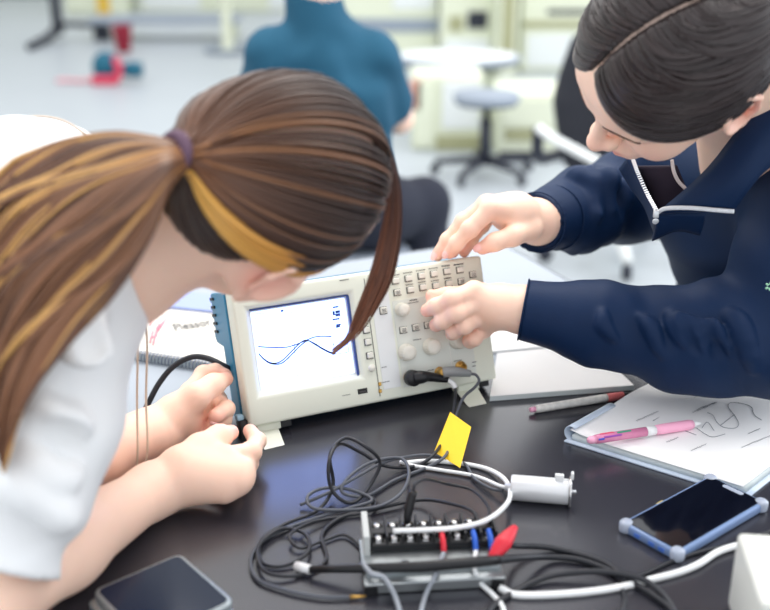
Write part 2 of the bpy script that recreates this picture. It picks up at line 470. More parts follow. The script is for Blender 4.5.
for (x0, y0, x1, y1) in ((458, 118, 470, 140), (474, 115, 498, 126), (474, 132, 500, 144), (478, 190, 502, 196), (478, 200, 498, 207), (460, 92, 490, 96), (458, 160, 495, 163), (172, 110, 184, 120), (460, 300, 464, 306)):
    a = A(zs(x0, y0)); b = A(zs(x1, y1)); c = (a+b)/2
    MB().box(S(c[0], c[1], -.0083), (abs(b[0]-a[0])+.0008, max(abs(b[1]-a[1]), .0008), .0006), SAX).build('screen_readout', M_menu, screen, smooth=False)
m = MB()
q = [zs(462, 292), (zs(540, 280)), zs(548, 345), zs(470, 355)]
for i in range(4): strip(m, [q[i], q[(i+1) % 4]], .0008)
m.build('menu_box', mat('screen_menu_line', (130, 140, 190), .6), screen)
# panel fields, seam
m = MB(); m.box(S(.1645, H_/2, .0001), (.0009, H_-.014, .0006), SAX); m.build('case_seam', M_btnrim, scope, smooth=False)
def field(x0, y0, x1, y1, mt, n=.0005, name='panel_field'):
    MB().box(S((x0+x1)/2, (y0+y1)/2, n/2), (x1-x0, y1-y0, n), SAX).build(name, mt, scope, smooth=False, bevel=.0004)
field(.170, .014, .1935, .148, mat('pale_strip', (226, 230, 230), .5))
field(.1965, .012, .298, .1185, M_panel)
field(.2645, .012, .2655, .1175, mat('seam_light', (232, 232, 226), .5), .0009, 'panel_line')
def button(w_, h_, sx=.0085, sy=.0068, dark=False):
    b = MB().box(S(w_, h_, .0006), (sx+.0016, sy+.0016, .0012), SAX).build('button_rim', M_btnrim, scope, smooth=False, bevel=.0006)
    k = MB().box(S(w_+.0003, h_+.0003, .0016), (sx, sy, .0032), SAX).build('button', M_btn, scope, smooth=False, bevel=.0012)
    if dark:
        mm = MB()
        for j in (-1, 0, 1): mm.box(S(w_+.0003, h_+j*.0016, .0033), (sx*.62, .0007, .0003), SAX)
        mm.build('button_legend', M_ink, k, smooth=False)
def legend(w_, h_, L, t=.0011, mt=None, n=.0007):
    mm = MB(); x = w_-L/2; r2 = random.Random(int(w_*1e5+h_*1e4))
    while x < w_+L/2-.0008:
        l = r2.uniform(.0008, .0019); mm.box(S(x+l/2, h_+r2.uniform(-.0001, .0001), n), (l, t*r2.uniform(.7, 1.05), .0003), SAX); x += l+.0004
    mm.build('panel_legend', mt or M_ink, scope, smooth=False)
for px, py in ((395, 281), (408, 278.5), (421, 276), (433.5, 274), (446.5, 271.5), (459.5, 270)): 
    w_, h_ = FC(px, py); button(w_, h_); legend(w_, h_+.0072, .0125 if px < 455 else .015, .0016 if px > 440 else .001)
for i, (px, py) in enumerate(((397, 292.5), (410, 290), (422.5, 287.5), (435.5, 286), (448.5, 283.5), (461, 281.5))):
    w_, h_ = FC(px, py); button(w_, h_, dark=i in (0, 5))
    if 0 < i < 5: legend(w_, h_+.0068, .011, .0016 if i == 4 else .001)
w_, h_ = FC(472.5, 274.5); button(w_, h_, dark=True)
for px, py in ((403, 330), (415.5, 327.5), (427.5, 325)): button(*FC(px, py), .009, .0072, dark=True)
button(*FC(383, 310.5), .0085, .008, dark=True)
for px, py in ((364.5, 318), (366, 330), (367.5, 342), (369.5, 355.5)): button(*FC(px, py), .0075, .0072)
def round_button(w_, h_, r_):
    MB().lathe(S(w_, h_, -.001), SN, [(r_, 0), (r_, .003), (r_*.8, .0042), (0, .0044)]).build('button', M_btn, scope)
round_button(*FC(371.5, 368), .0045)
def knob(w_, h_, r_, L=.014):
    MB().lathe(S(w_, h_, -.001), SN, [(r_*1.18, 0), (r_*1.15, .004), (r_*1.02, .0046), (r_*.96, L-.0015), (r_*.86, L), (r_*.3, L-.0006), (0, L-.0006)], 28).build('knob', M_knob, scope)
    mm = MB()
    for k in range(18):
        a = k*PI/9; mm.box(S(w_+math.cos(a)*r_*1.0, h_+math.sin(a)*r_*1.0, L*.6), (.0008, .0008, L*.6), SAX)
    mm.build('knob_ribs', M_knob, scope, smooth=False)
FK = .016   # knob tops stand off the panel, so they are seen a little lower than their feet
for px, py, r_ in ((403.5, 309.5, .0072), (438, 303, .0072), (469, 297, .0072), (408.5, 352.5, .0092), (433, 347, .0092), (459.5, 341, .0092)):
    knob(*FC(px, py, .008), r_)
knob(*FC(381, 287, .008), .0095, .013)
legend(*FC(413, 300), .010, .0014); legend(*FC(413, 302.5), .014, .0008); legend(*FC(417, 339.5), .011, .0012)
legend(*FC(431, 370), .010); legend(*FC(458, 360.5), .012); legend(*FC(474, 362), .006); legend(*FC(474, 366), .005)
legend(*FC(384, 367), .007, .0008); legend(*FC(384.5, 382), .011, .0008); legend(*FC(378, 301), .006, .0009, mat('yellow_ink', (190, 190, 90), .6))
legend(*FC(346, 395), .010, .0007); legend(*FC(344, 280), .012, .001)
MB().lathe(S(*FC(386, 277), 0), SN, [(.0012, 0), (.0012, .0008), (0, .0008)], 10).build('indicator', M_ink, scope)
# usb socket, probe compensation contacts, bnc sockets
w_, h_ = FC(362.5, 391)
MB().box(S(w_, h_, .0004), (.0125, .0062, .001), SAX).build('usb_socket', M_slot, scope, smooth=False, bevel=.0005)
MB().box(S(w_, h_-.0006, .0009), (.0095, .0018, .0008), SAX).build('usb_tongue', M_ink, scope, smooth=False)
for px, py in ((379.5, 384), (380, 391)):
    w_, h_ = FC(px, py); MB().box(S(w_, h_, .001), (.0035, .0045, .003), SAX).build('probe_contact', M_gold, scope, smooth=False, bevel=.0006)
BNC = [FC(412, 378, .01), FC(443, 373, .01), FC(463, 367, .008)]
for w_, h_ in BNC:
    MB().lathe(S(w_, h_, -.001), SN, [(.0072, 0), (.0072, .003), (.0060, .0032), (.0048, .0034), (.0048, .011), (.0036, .011), (.0034, .004), (.0012, .004), (.0010, .0085), (0, .0085)], 24).build('bnc_socket', M_gold, scope)
# fold-out front feet
for wl, wr, q0, q1 in ((.0085, .036, (264.5, 450), (285, 445)), (.272, .302, (469, 407.5), (487, 403.6))):
    m = MB(); m.box(S((wl+wr)/2+.002, -.0045, -.018), (.030, .009, .02), SAX)
    hinge = m.build('foot_hinge', M_case, scope, smooth=False, bevel=.0015)
    MB().box(S(wr+.010, -.0042, -.016), (.012, .0075, .014), SAX).build('hinge_gap', M_rubber, hinge, smooth=False)
    c0 = S(wl, -.006, -.012); c1 = S(wr, -.006, -.012)
    d0 = TB(*q0); d1 = TB(*q1)
    th = E2*.006
    m = MB(); V = [c0, c1, d1, d0, c0+th, c1+th, d1+th, d0+th]
    m.add(V, [(0, 3, 2, 1), (4, 5, 6, 7), (0, 1, 5, 4), (1, 2, 6, 5), (2, 3, 7, 6), (3, 0, 4, 7)])
    m.build('front_foot', M_case, scope, smooth=False, bevel=.001)
# rear feet: the lower rear edge of the case stands on two rubber pads
for w_ in (.035, .29):
    q = S(w_, .004, -.06); z0 = q[2]
    m = MB(); m.box(A([q[0], q[1], max(z0, .002)/2]), (.02, .014, max(z0, .004)), [E1, E2, EZ]); m.build('rear_foot', M_rubber, scope, smooth=False)
print('rear z', S(.1, .004, -.066)[2], S(0, .0, -.03)[2])
# ---------------------------------------------------------------- cables and leads
M_cable = mat('black_cable', (36, 38, 44), .42)
M_gcable = mat('dark_grey_cable', (84, 88, 96), .45)
M_lgrey = mat('grey_wire', (150, 156, 164), .45)
M_white = mat('white_wire', (236, 238, 238), .45)
M_bl = mat('plug_black', (26, 27, 30), .4)
M_gplug = mat('plug_grey', (140, 142, 142), .5)
M_yel = mat('yellow_paper', (250, 205, 30), .55, noise=.02)
M_red = mat('red_plastic', (214, 40, 58), .4)
M_blueins = mat('blue_insulator', (40, 96, 200), .45)
M_wp = mat('white_plastic', (235, 236, 236), .4)
M_alu = mat('aluminium', (176, 182, 184), .35, metal=.85, noise=.06, nscale=30)
def cpath(pts, n=8): return spline([TB(*p) if len(p) == 3 else A(p[:3]) for p in pts], n)
# first probe lead: black bnc plug on the first channel
def plug_line(w_, h_, mt_b, name, label, dirv, prof, cable_pts, mt_c, rad, extra=None):
    o = S(w_, h_, .012); t = thing(name, label, 'cable', o*A([1, 1, 0]))
    return t, o
o1 = S(*BNC[0], .006)
t = thing('probe_lead', 'black probe lead with fat black plug in the first socket, coiling down the bench', 'cable', o1*A([1, 1, 0]), 'oscilloscope probe leads')
tipdir = A([.95, .1, -.10]); e0 = S(BNC[0][0], BNC[0][1], .018)
MB().lathe(o1, SN, [(.0088, 0), (.0098, .001), (.0098, .011), (.0085, .013), (0, .013)], 20).build('plug_collar', M_bl, t)
p0 = S(BNC[0][0]+.002, BNC[0][1], .014)
bp = [p0, p0+SR*.008+SN*.004, P(428, 376.5, (p0[1]+.004)), P(441, 378.5, p0[1]+.012), P(449, 380, p0[1]+.016)]
MB().tube(spline(bp, 6), lerp_path([.0085, .0078, .0062, .0048, .0035], 25), 14).build('plug_boot', M_bl, t)
pe = bp[-1]
MB().tube(spline([P(448, 379.5, pe[1]-.001), P(453, 384, pe[1]-.004), P(455, 388, pe[1]-.006)], 5), .0034, 12).build('marker_sleeve', M_wp, t)
c1 = [P(449, 380, pe[1]), P(455, 388, pe[1]-.006), P(455, 400, 1.13), P(450, 425, 1.10), TB(436, 452, .012), TB(415, 466, .003), TB(385, 466, .010), TB(360, 452, .03), TB(339, 444, .05), TB(329, 462, .045),
      TB(331, 488, .02), TB(345, 502, .006), TB(358, 500, .004), TB(372, 482, .012), TB(380, 462, .03), TB(366, 447, .05), TB(345, 438, .055), TB(330, 455, .045), TB(333, 486, .012), TB(318, 510, .004), TB(285, 524, .003), TB(262, 540, .003), TB(262, 562, .003),
      TB(284, 566, .003), TB(308, 552, .006), TB(305, 534, .006), TB(280, 529, .006), TB(258, 548, .006), TB(266, 572, .006), TB(300, 575, .003), TB(326, 560, .003), TB(322, 535, .003), TB(340, 518, .003), TB(372, 510, .004), TB(420, 500, .006), TB(452, 504, .02), TB(472, 511, .030), TB(478, 521, .028)]
MB().tube(spline(c1, 8), .0019, 8).build('lead', M_cable, t)
# second probe lead: grey plug
o2 = S(*BNC[1], .004)
t = thing('probe_lead', 'grey probe lead with a grey plug in the middle socket and a yellow paper flag', 'cable', o2*A([1, 1, 0]), 'oscilloscope probe leads')
MB().lathe(o2, SN, [(.0062, 0), (.0068, .002), (.0068, .009), (.0055, .012), (0, .012)], 20).build('plug_collar', M_gold, t)
yq = o2[1]
gp = [P(443, 372.5, yq-.012), P(452, 371.5, yq-.012), P(462, 372.5, yq-.008), P(470, 373.5, yq-.004)]
MB().tube(spline(gp, 6), lerp_path([.0066, .0064, .0056, .0042], 19), 14).build('plug_boot', M_gplug, t)
c2 = [P(469, 373.5, yq-.004), P(476, 375, yq-.006), P(479, 381, yq-.01), P(474, 388, yq-.016), P(464, 397, 1.135), P(457, 412, 1.12), P(452, 432, 1.09), TB(446, 455, .01), TB(425, 468, .003), TB(395, 480, .003), TB(366, 496, .004), TB(342, 492, .012), TB(350, 476, .02), TB(372, 462, .02), TB(400, 458, .014),
      TB(409, 472, .012), TB(402, 492, .012), TB(380, 506, .008), TB(345, 510, .006), TB(313, 508, .01), TB(308, 496, .014), TB(325, 488, .014), TB(352, 490, .010), TB(372, 500, .006), TB(350, 508, .004), TB(310, 520, .003), TB(272, 535, .003), TB(252, 555, .003), TB(256, 578, .003), TB(285, 590, .003), TB(320, 597, .003), TB(350, 597, .003)]
MB().tube(spline(c2, 8), .0018, 8).build('lead', M_gcable, t)
MB().tube([TB(350, 597, .003), TB(356, 597, .003), TB(366, 596, .004)], [.0022, .0016, .0008], 8).build('probe_tip', M_gold, t)
fp = [TB(450, 412, .034), TB(471, 427, .030), TB(460, 468, .004), TB(434, 452, .006)]
MB().prism(fp, A([.0002, -.0006, .0004])).build('paper_flag', M_yel, t, smooth=False)
# third loose lead: wide loop reaching up to the flag and over to the white wire
t = thing('loose_lead', 'thin dark lead arching from the cable tangle past the yellow flag to the white motor', 'cable', TB(430, 470), 'oscilloscope probe leads')
c3 = [TB(300, 505, .004), TB(330, 492, .012), TB(360, 475, .02), TB(385, 462, .014), TB(420, 455, .006), TB(448, 458, .004), TB(465, 464, .004), TB(474, 478, .004), TB(490, 488, .006), TB(503, 491, .008)]
MB().tube(spline(c3, 8), .0017, 8).build('lead', M_gcable, t)
t = thing('loose_lead', 'black lead looping loosely in the bench shadow left of the terminal block', 'cable', TB(330, 530), 'oscilloscope probe leads')
c4 = [TB(372, 497, .004), TB(376, 504, .004), TB(366, 512, .004), TB(345, 516, .003), TB(312, 522, .006), TB(290, 535, .008), TB(300, 548, .004), TB(325, 540, .003), TB(345, 535, .003), TB(362, 548, .003), TB(368, 556, .003)]
MB().tube(spline(c4, 8), .0016, 8).build('lead', M_cable, t)

# power lead held by the far hand
t = thing('mains_cable', 'black power cord arching from the scope side down behind the far hand', 'cable', TB(150, 420)*A([1, 1, 0]))
yb = S(0, .06, -.05)[1]
pc = [S(.0, .058, -.06)+SR*.01, P(224, 366, yb), P(208, 358.5, yb+.01), P(192, 357, yb+.015), P(174, 366, yb+.015), P(160, 382, yb+.01), P(150, 400, yb+.0), P(143, 416, yb), P(138, 440, yb), TB(135, 470, .004), TB(105, 476, .004), TB(70, 470, .004)]
MB().tube(spline(pc, 8), .0035, 12).build('cord', M_cable, t)

# ---------------------------------------------------------------- white motor
t = thing('small_motor', 'white cylindrical motor with silver end plate lying beside the wire loops', 'motor', TB(543, 503))
r_m = .0135
a_ = TB(511, 504, 0)+A([0, .010, r_m+.0005]); b_ = TB(571, 509, 0)+A([0, .010, r_m+.0005]); ax = b_-a_; L = np.linalg.norm(ax); ax /= L
M_can = mat('motor_can', (226, 228, 230), .35, metal=.25)
MB().lathe(a_, ax, [(.004, -.006), (.0042, 0), (r_m*.9, 0), (r_m, .002), (r_m, L-.004), (r_m, L-.001), (r_m*.6, L)], 28).build('motor_can', M_can, t)
m = MB(); m.lathe(a_+ax*(L-.002), ax, [(r_m*1.02, 0), (r_m*1.22, .0005), (r_m*1.22, .0028), (r_m*.5, .003), (.003, .003), (.003, .008), (0, .008)], 24); m.build('end_plate', M_steel, t)
side = np.cross(ax, EZ)
m = MB()
m.box(a_+ax*(L-.012)+EZ*(r_m+.003), (.009, .005, .007), [ax, side, EZ]); m.box(a_+ax*(L+.001)+EZ*(r_m+.006), (.003, .006, .008), [ax, side, EZ]); m.build('mounting_lug', M_wp, t, bevel=.001)
mw = thing('motor_wires', 'pair of white wires curling from the motor back across the terminal block', 'wire', TB(470, 480))
w1 = [a_-ax*.003, TB(500, 486, .012), TB(475, 476, .004), TB(440, 470, .003), TB(415, 466, .003), TB(400, 462, .003)]
MB().tube(spline(w1, 8), .0021, 8).build('wire', M_white, mw)
w2 = [TB(402, 463, .003), TB(430, 461, .003), TB(465, 464, .003), TB(490, 470, .004), TB(506, 481, .01), TB(510, 497, .016), TB(500, 511, .028), TB(482, 522, .032), TB(455, 528, .0315), TB(425, 530, .0315), TB(393, 531, .0315)]
MB().tube(spline(w2, 8), .0026, 8).build('wire', M_white, mw)

# ---------------------------------------------------------------- terminal block on its aluminium rail
tb = thing('terminal_block', 'black terminal block with two rows of silver screws', 'terminal block', TB(430, 562))
T0 = TB(371, 566, 0); T1 = TB(497, 560, 0); tx = (T1-T0); TL = np.linalg.norm(tx); tx /= TL; ty = np.cross(EZ, tx); TAX = [tx, ty, EZ]
def TT(a, b, z): return T0+tx*a+ty*b+EZ*z
z0 = .0145
m = MB(); m.box(TT(TL/2, .019, z0+.004), (TL, .038, .008), TAX); m.box(TT(TL/2, .019, z0+.009), (TL, .010, .006), TAX)
m.build('base', M_bl, tb, smooth=False, bevel=.0008)
nt_ = 8
for k in range(nt_+1):
    m = MB(); m.box(TT(.001+k*(TL-.002)/nt_, .019, z0+.010), (.0022, .036, .013), TAX); m.build('divider', M_bl, tb, smooth=False, bevel=.0005)
for row, b in ((0, .0085), (1, .0295)):
    for k in range(nt_):
        c = TT((k+.5)*TL/nt_, b, z0+.008)
        m = MB(); m.box(c, (TL/nt_*.66, .010, .001), TAX); m.lathe(c, EZ, [(.0044, 0), (.0048, .0015), (.0042, .0035), (.0015, .0042), (0, .0042)], 14)
        s_ = m.build('terminal_screw', M_steel, tb)
        MB().box(c+EZ*.0041, (.007, .0009, .0006), TAX).build('screw_slot', M_slot, s_, smooth=False)
m = MB(); m.box(TT(-.004, .019, z0+.009), (.006, .044, .022), TAX); m.build('end_plate', mat('pale_grey_plastic', (196, 200, 198), .5), tb, smooth=False, bevel=.001)
rl = thing('metal_rail', 'aluminium mounting rail with black end brackets under the terminal block', 'rail', TB(435, 585))
R0 = TB(358, 597, 0); R1 = TB(511, 588, 0); rx = R1-R0; RL = np.linalg.norm(rx); rx /= RL; ry = np.cross(EZ, rx); RAX = [rx, ry, EZ]
def RR(a, b, z): return R0+rx*a+ry*b+EZ*z
m = MB(); m.box(RR(RL/2, .034, .0125), (RL-.012, .072, .0025), RAX); m.box(RR(RL/2, .0035, .007), (RL-.02, .004, .012), RAX)
m.build('channel', M_alu, rl, smooth=False, bevel=.0008)
MB().box(RR(RL/2, .012, .016), (RL-.016, .004, .005), RAX).build('lip', M_alu, rl, smooth=False, bevel=.0008)
for a in (.012, RL-.012):
    MB().box(RR(a, .034, .0058), (.012, .07, .0115), RAX).build('end_bracket', M_bl, rl, smooth=False, bevel=.001)
for a in (.006, .045, RL-.010):
    MB().lathe(RR(a, .022, .0138), EZ, [(.006, 0), (.006, .003), (.004, .0045), (0, .0045)], 14).build('bolt', M_steel, rl)
def insul(mt, a, name, label, wire, lead=True):
    t = thing(name, label, 'connector', TT(a, -.004, 0))
    p = [TT(a, .009, z0+.0125), TT(a, -.001, z0+.0115), TT(a, -.010, z0+.004)]
    MB().tube(spline(p, 5), .0028, 10, flat=1.15).build('sleeve', mt, t)
    if lead: MB().tube(spline([p[-1]]+wire, 8), .0023, 8).build('wire', M_white if mt is not M_red else M_lgrey, t)
p_ = TL/nt_
insul(M_blueins, 6.5*p_, 'spade_connector', 'blue insulated spade connector with white wire, second screw from right', [TB(474, 566, .022), TB(480, 582, .006), TB(492, 594, .003), TB(502, 606, .003), TB(506, 624, .003)])
insul(M_blueins, 7.5*p_, 'spade_connector', 'blue insulated spade connector on the rightmost front screw by the red clip', [TB(491, 560, .02), TB(500, 572, .018), TB(520, 585, .003), TB(532, 610, .003), TB(534, 625, .003)], False)
insul(M_red, 4.5*p_, 'spade_connector', 'red insulated spade connector at the middle of the terminal block', [TB(438, 566, .020), TB(434, 578, .016), TB(426, 594, .004), TB(421, 612, .003), TB(419, 626, .003)])
# grey wire curving off the rail at the left
t = thing('grey_wire', 'pale grey wire arching off the left end of the metal rail', 'wire', TB(395, 600))
MB().tube(spline([RR(.006, .022, .02), TB(372, 574, .02), TB(383, 577, .018), TB(391, 588, .012), TB(397, 602, .004), TB(402, 622, .003)], 8), .0024, 8).build('wire', M_lgrey, t)
# upright black plug pushed into the back row
t = thing('banana_plug', 'upright black plug pushed into the rear row of the terminal block', 'plug', TT(2.4*p_, .03, 0))
q = TT(2.45*p_, .0295, z0+.012)
MB().tube(spline([q, q+A([.002, .004, .014]), q+A([.006, .008, .03])], 5), lerp_path([.0032, .0046, .004], 11), 12).build('plug_body', M_bl, t)
MB().tube(spline([q+A([.006, .008, .03]), q+A([.008, .012, .036]), q+A([.02, .03, .030]), TB(447, 484, .02), TB(472, 490, .016), TB(488, 506, .026), TB(489, 519, .028)], 8), .0016, 8).build('lead', M_cable, t)
# black probe rod across the front of the block
t = thing('test_probe', 'slim black test probe with a white tip lying across the front of the rail', 'probe', TB(400, 572))
g0 = TB(296, 566, .0053); g1 = TB(310, 569.5, .0075); g2 = TB(420, 567, .026); g3 = TB(498, 560, .0275)
MB().tube([g0, g0*.5+g1*.5, g1], [.0044, .0046, .0042], 12).build('tip', M_wp, t)
MB().tube([g1, g1*.7+g2*.3, g2, g2*.4+g3*.6, g3], [.0034, .004, .0052, .0052, .0046], 12).build('barrel', M_bl, t)
MB().tube(spline([g3, TB(520, 558, .02), TB(548, 557, .006), TB(580, 560, .004), TB(612, 572, .004), TB(625, 583, .004)], 8), lerp_path([.004, .0034, .003, .003, .003, .003], 41), 10).build('lead', M_cable, t)
# red crocodile clip
t = thing('crocodile_clip', 'red crocodile clip gripping the right end of the terminal block', 'clip', TB(502, 560))
k0 = TB(491, 559, .026); k1 = TB(503, 543, .034); k2 = TB(515, 527, .040)
MB().tube(spline([k0, (k0+k1)/2, k1, (k1+k2)/2, k2], 4), lerp_path([.0040, .0068, .0086, .0066, .0034], 17), 12, flat=.8).build('sleeve', M_red, t)
MB().tube([k0, k0+(k0-k1)*.35], [.0032, .0014], 8, flat=.6).build('jaw', M_gold, t)
MB().tube(spline([k1+A([.004, 0, -.002]), TB(516, 546, .014), TB(551, 548, .004), TB(600, 561, .004), TB(629, 580, .004), TB(660, 600, .004), TB(676, 615, .004), TB(690, 640, .004)], 8), .0029, 8).build('lead', M_cable, t)

# ---------------------------------------------------------------- loose cables at the lower right
def loose(name, label, pts, mt, rad, group=None):
    t = thing(name, label, 'cable', TB(*pts[len(pts)//2][:2])); MB().tube(cpath(pts), rad, 10).build('cable', mt, t); return t
loose('loose_cable', 'black cable humped up across the white cable near the bottom edge', [(478, 640, .003), (486, 616, .003), (504, 598, .003), (543, 578, .005), (580, 572, .008), (613, 572.5, .010), (642, 579, .010), (662, 594, .006), (674, 612, .003), (682, 636, .003)], M_cable, .0029)
loose('loose_cable', 'white cable snaking from the rail towards the white box', [(500, 588, .003), (518, 595, .003), (565, 594, .003), (613, 588.5, .003), (654, 579, .003), (680, 572, .003), (699, 564, .004), (718, 552, .004), (740, 545, .004), (775, 538, .004)], M_white, .0034)
loose('loose_cable', 'thin black cable running from behind the white box under the phone edge', [(617, 622, .002), (625, 600, .002), (623, 584, .002), (648, 572, .002), (674, 560.5, .002), (700, 552, .002), (736, 543.5, .002), (775, 530, .002)], M_cable, .0021)

# ---------------------------------------------------------------- phone in its clear case
M_glass = mat('dark_phone_glass', (10, 11, 20), .06, spec=.6, coat=.4)
M_clear = mat('clear_blue_case', (146, 174, 222), .2, trans=.35, noise=.15, nscale=25)
M_clearc = mat('clear_case_corner', (205, 215, 232), .15, trans=.4)
M_silver = mat('silver_rim', (190, 200, 205), .25, metal=.8)
def roundrect(o, u_, v_, w_, h_, r_, z, n=6):
    pts = []
    for cx, cy, a0 in ((w_-r_, h_-r_, 0), (r_, h_-r_, 90), (r_, r_, 180), (w_-r_, r_, 270)):
        for k in range(n+1):
            a = math.radians(a0+90*k/n); pts.append(o+u_*(cx+r_*math.cos(a))+v_*(cy+r_*math.sin(a))+EZ*z)
    return A(pts)
t = thing('smartphone', 'black smartphone in a clear bluish bumper case beside the open notebook', 'phone', TB(696, 525))
o = TB(620, 531, 0); pw = .069; an_ = math.radians(-51.5); u_ = A([math.cos(an_), math.sin(an_), 0]); v_ = np.cross(EZ, u_); pl = .146
m = MB(); m.prism(roundrect(o, u_, v_, pw, pl, .010, .0), EZ*.0105); m.build('case', M_clear, t, bevel=.0025)
m = MB(); m.prism(roundrect(o+u_*.004+v_*.004, u_, v_, pw-.008, pl-.008, .008, .0106), EZ*.0009); m.build('screen', M_glass, t, smooth=False)
m = MB(); m.prism(roundrect(o+u_*(pw/2-.012)+v_*(pl-.0115), u_, v_, .024, .006, .0028, .01155), EZ*.0003); m.build('notch', M_clearc, t, smooth=False)
for a, b in ((.004, .004), (pw-.004, .004), (.004, pl-.004), (pw-.004, pl-.004)):
    MB().lathe(o+u_*a+v_*b+EZ*.0, EZ, [(.0068, .001), (.0072, .003), (.0072, .0105), (.005, .0125), (.002, .0127)], 16).build('corner_bumper', M_clearc, t)
for k in (.3, .55, .72):
    MB().box(o+u_*pw*k+v_*-.0002+EZ*.005, (.007, .0012, .004), [u_, v_, EZ]).build('port', mat('port_blue', (70, 110, 190), .3), t, smooth=False)
MB().box(o+u_*-.0004+v_*.062+EZ*.0075, (.0016, .010, .003), [u_, v_, EZ]).build('side_button', mat('gold_button', (200, 180, 110), .35), t, smooth=False)
# square dark handheld at the lower left
t = thing('handheld_device', 'square dark glossy handheld device with silver rim near the lower left corner', 'gadget', TB(168, 590))
o = TB(89, 591, .0155)*A([1, 1, 0]); c_ = TB(180, 552, .0155)*A([1, 1, 0]); u_ = c_-o; hl = np.linalg.norm(u_); u_ /= hl; v_ = -np.cross(EZ, u_); hw = .096
m = MB(); m.prism(roundrect(o-u_*.004, u_, v_, hl+.002, hw+.004, .008, 0), EZ*.007); m.build('lower_shell', M_silver, t, bevel=.002)
m = MB(); m.prism(roundrect(o+u_*.002, u_, v_, hl-.002, hw, .009, .0068), EZ*.0085); m.build('upper_shell', mat('dark_rim', (158, 168, 172), .3, metal=.6), t, bevel=.002)
m = MB(); m.prism(roundrect(o+u_*.006+v_*.004, u_, v_, hl-.010, hw-.008, .006, .0152), EZ*.0006); m.build('screen', mat('blue_black_glass', (14, 30, 54), .14, spec=.3), t, smooth=False)

# ---------------------------------------------------------------- white box at the corner
t = thing('power_box', 'pale grey plastic box cut off by the lower right corner', 'box', TB(760, 560)*A([1, 1, 0])-A([0, .05, 0]))
zb = .075; c0 = TB(737, 531, zb); fx = A([.99, -.12, 0]); fx /= np.linalg.norm(fx); fy = np.cross(EZ, fx)
m = MB(); m.box(c0+fx*.08-fy*.05-EZ*zb/2, (.16, .10, zb), [fx, fy, EZ]); m.build('housing', mat('offwhite_plastic', (226, 228, 220), .4), t, bevel=.005, bseg=3)
m = MB()
for k in range(5): m.box(c0+fx*(.03+.02*k)-fy*.1002-EZ*.04, (.008, .001, .03), [fx, fy, EZ])
m.build('vents', M_btnrim, t, smooth=False)

# ---------------------------------------------------------------- papers, notebook, pens
M_paper = mat('white_paper', (247, 247, 246), .75, noise=.01, nscale=20)
M_paperb = mat('page_edges', (205, 214, 214), .8, noise=.06, nscale=300, stretch=(1, 1, 40))
M_plastic = mat('clear_cover', (196, 210, 226), .25)
def quad_slab(pix, z0, z1): return [TB(x, y, z1) for x, y in pix], z1-z0
t = thing('closed_notebook', 'white closed notebook lying under the reaching forearm beside the scope', 'notebook', TB(560, 375))
q, h = quad_slab([(490, 396), (634, 385), (590, 344), (497, 353)], 0, .008)
m = MB(); m.prism(A(q)-EZ*.0072, EZ*.006); m.build('pages', M_paperb, t, smooth=False)
m = MB(); m.prism(A(q)-EZ*.001, EZ*.001); m.build('cover', M_paper, t, smooth=False, bevel=.0004)
m = MB(); m.prism(A(q)-EZ*.008, EZ*.0008); m.build('back_cover', mat('dark_cover', (70, 76, 82), .6), t, smooth=False)
t = thing('paper_sheets', 'thin stack of blank white sheets behind the closed notebook', 'paper', TB(550, 335))
q, h = quad_slab([(488, 352), (592, 342), (570, 316), (480, 328)], 0, .004)
m = MB(); m.prism(A(q)-EZ*.0038, EZ*.0038); m.build('sheets', M_paper, t, smooth=False)

nb = thing('open_notebook', 'open notebook with hand-drawn curves, its left page edge rolled up', 'notebook', TB(680, 440))
nO = TB(566, 441, 0); na = TB(742, 496, 0)-nO; na /= np.linalg.norm(na); nbv = TB(658, 388, 0)-nO; nbv /= np.linalg.norm(nbv); NBI = np.linalg.inv(np.stack([na[:2], nbv[:2]], 1))
def NB(a, b, z): return nO+na*a+nbv*b+EZ*z
def page(a0, a1, b0, b1, zf, th, nu=24, nv=14):
    V = []; F = []
    for sgn in (0, 1):
        for i in range(nu+1):
            for j in range(nv+1):
                a = a0+(a1-a0)*(i/nu)**1.6; b = b0+(b1-b0)*j/nv; V.append(NB(a, b, zf(a, b)+(th if sgn else 0)))
    n = (nu+1)*(nv+1)
    for i in range(nu):
        for j in range(nv):
            p = i*(nv+1)+j; F.append((p, p+1, p+nv+2, p+nv+1)); F.append((n+p, n+p+nv+1, n+p+nv+2, n+p+1))
    for i in range(nu):
        p = i*(nv+1); F.append((p, p+nv+1, n+p+nv+1, n+p)); p += nv; F.append((p+nv+1, p, n+p, n+p+nv+1))
    for j in range(nv):
        p = j; F.append((p+1, p, n+p, n+p+1)); p = nu*(nv+1)+j; F.append((p, p+1, n+p+1, n+p))
    return V, F
zpage = lambda a, b: .0105+.006*math.exp(-a/.02)+.004*math.exp(-((b-.13)/.05)**2)*math.exp(-a/.1)
V, F = page(0, .212, -.004, .275, lambda a, b: .0002, .0022); obj('cover', V, F, M_plastic, nb)
V, F = page(.006, .206, .002, .268, lambda a, b: .0026, .0070); obj('page_block', V, F, M_paperb, nb)
V, F = page(.004, .204, .001, .268, zpage, .0006); obj('top_page', V, F, M_paper, nb)
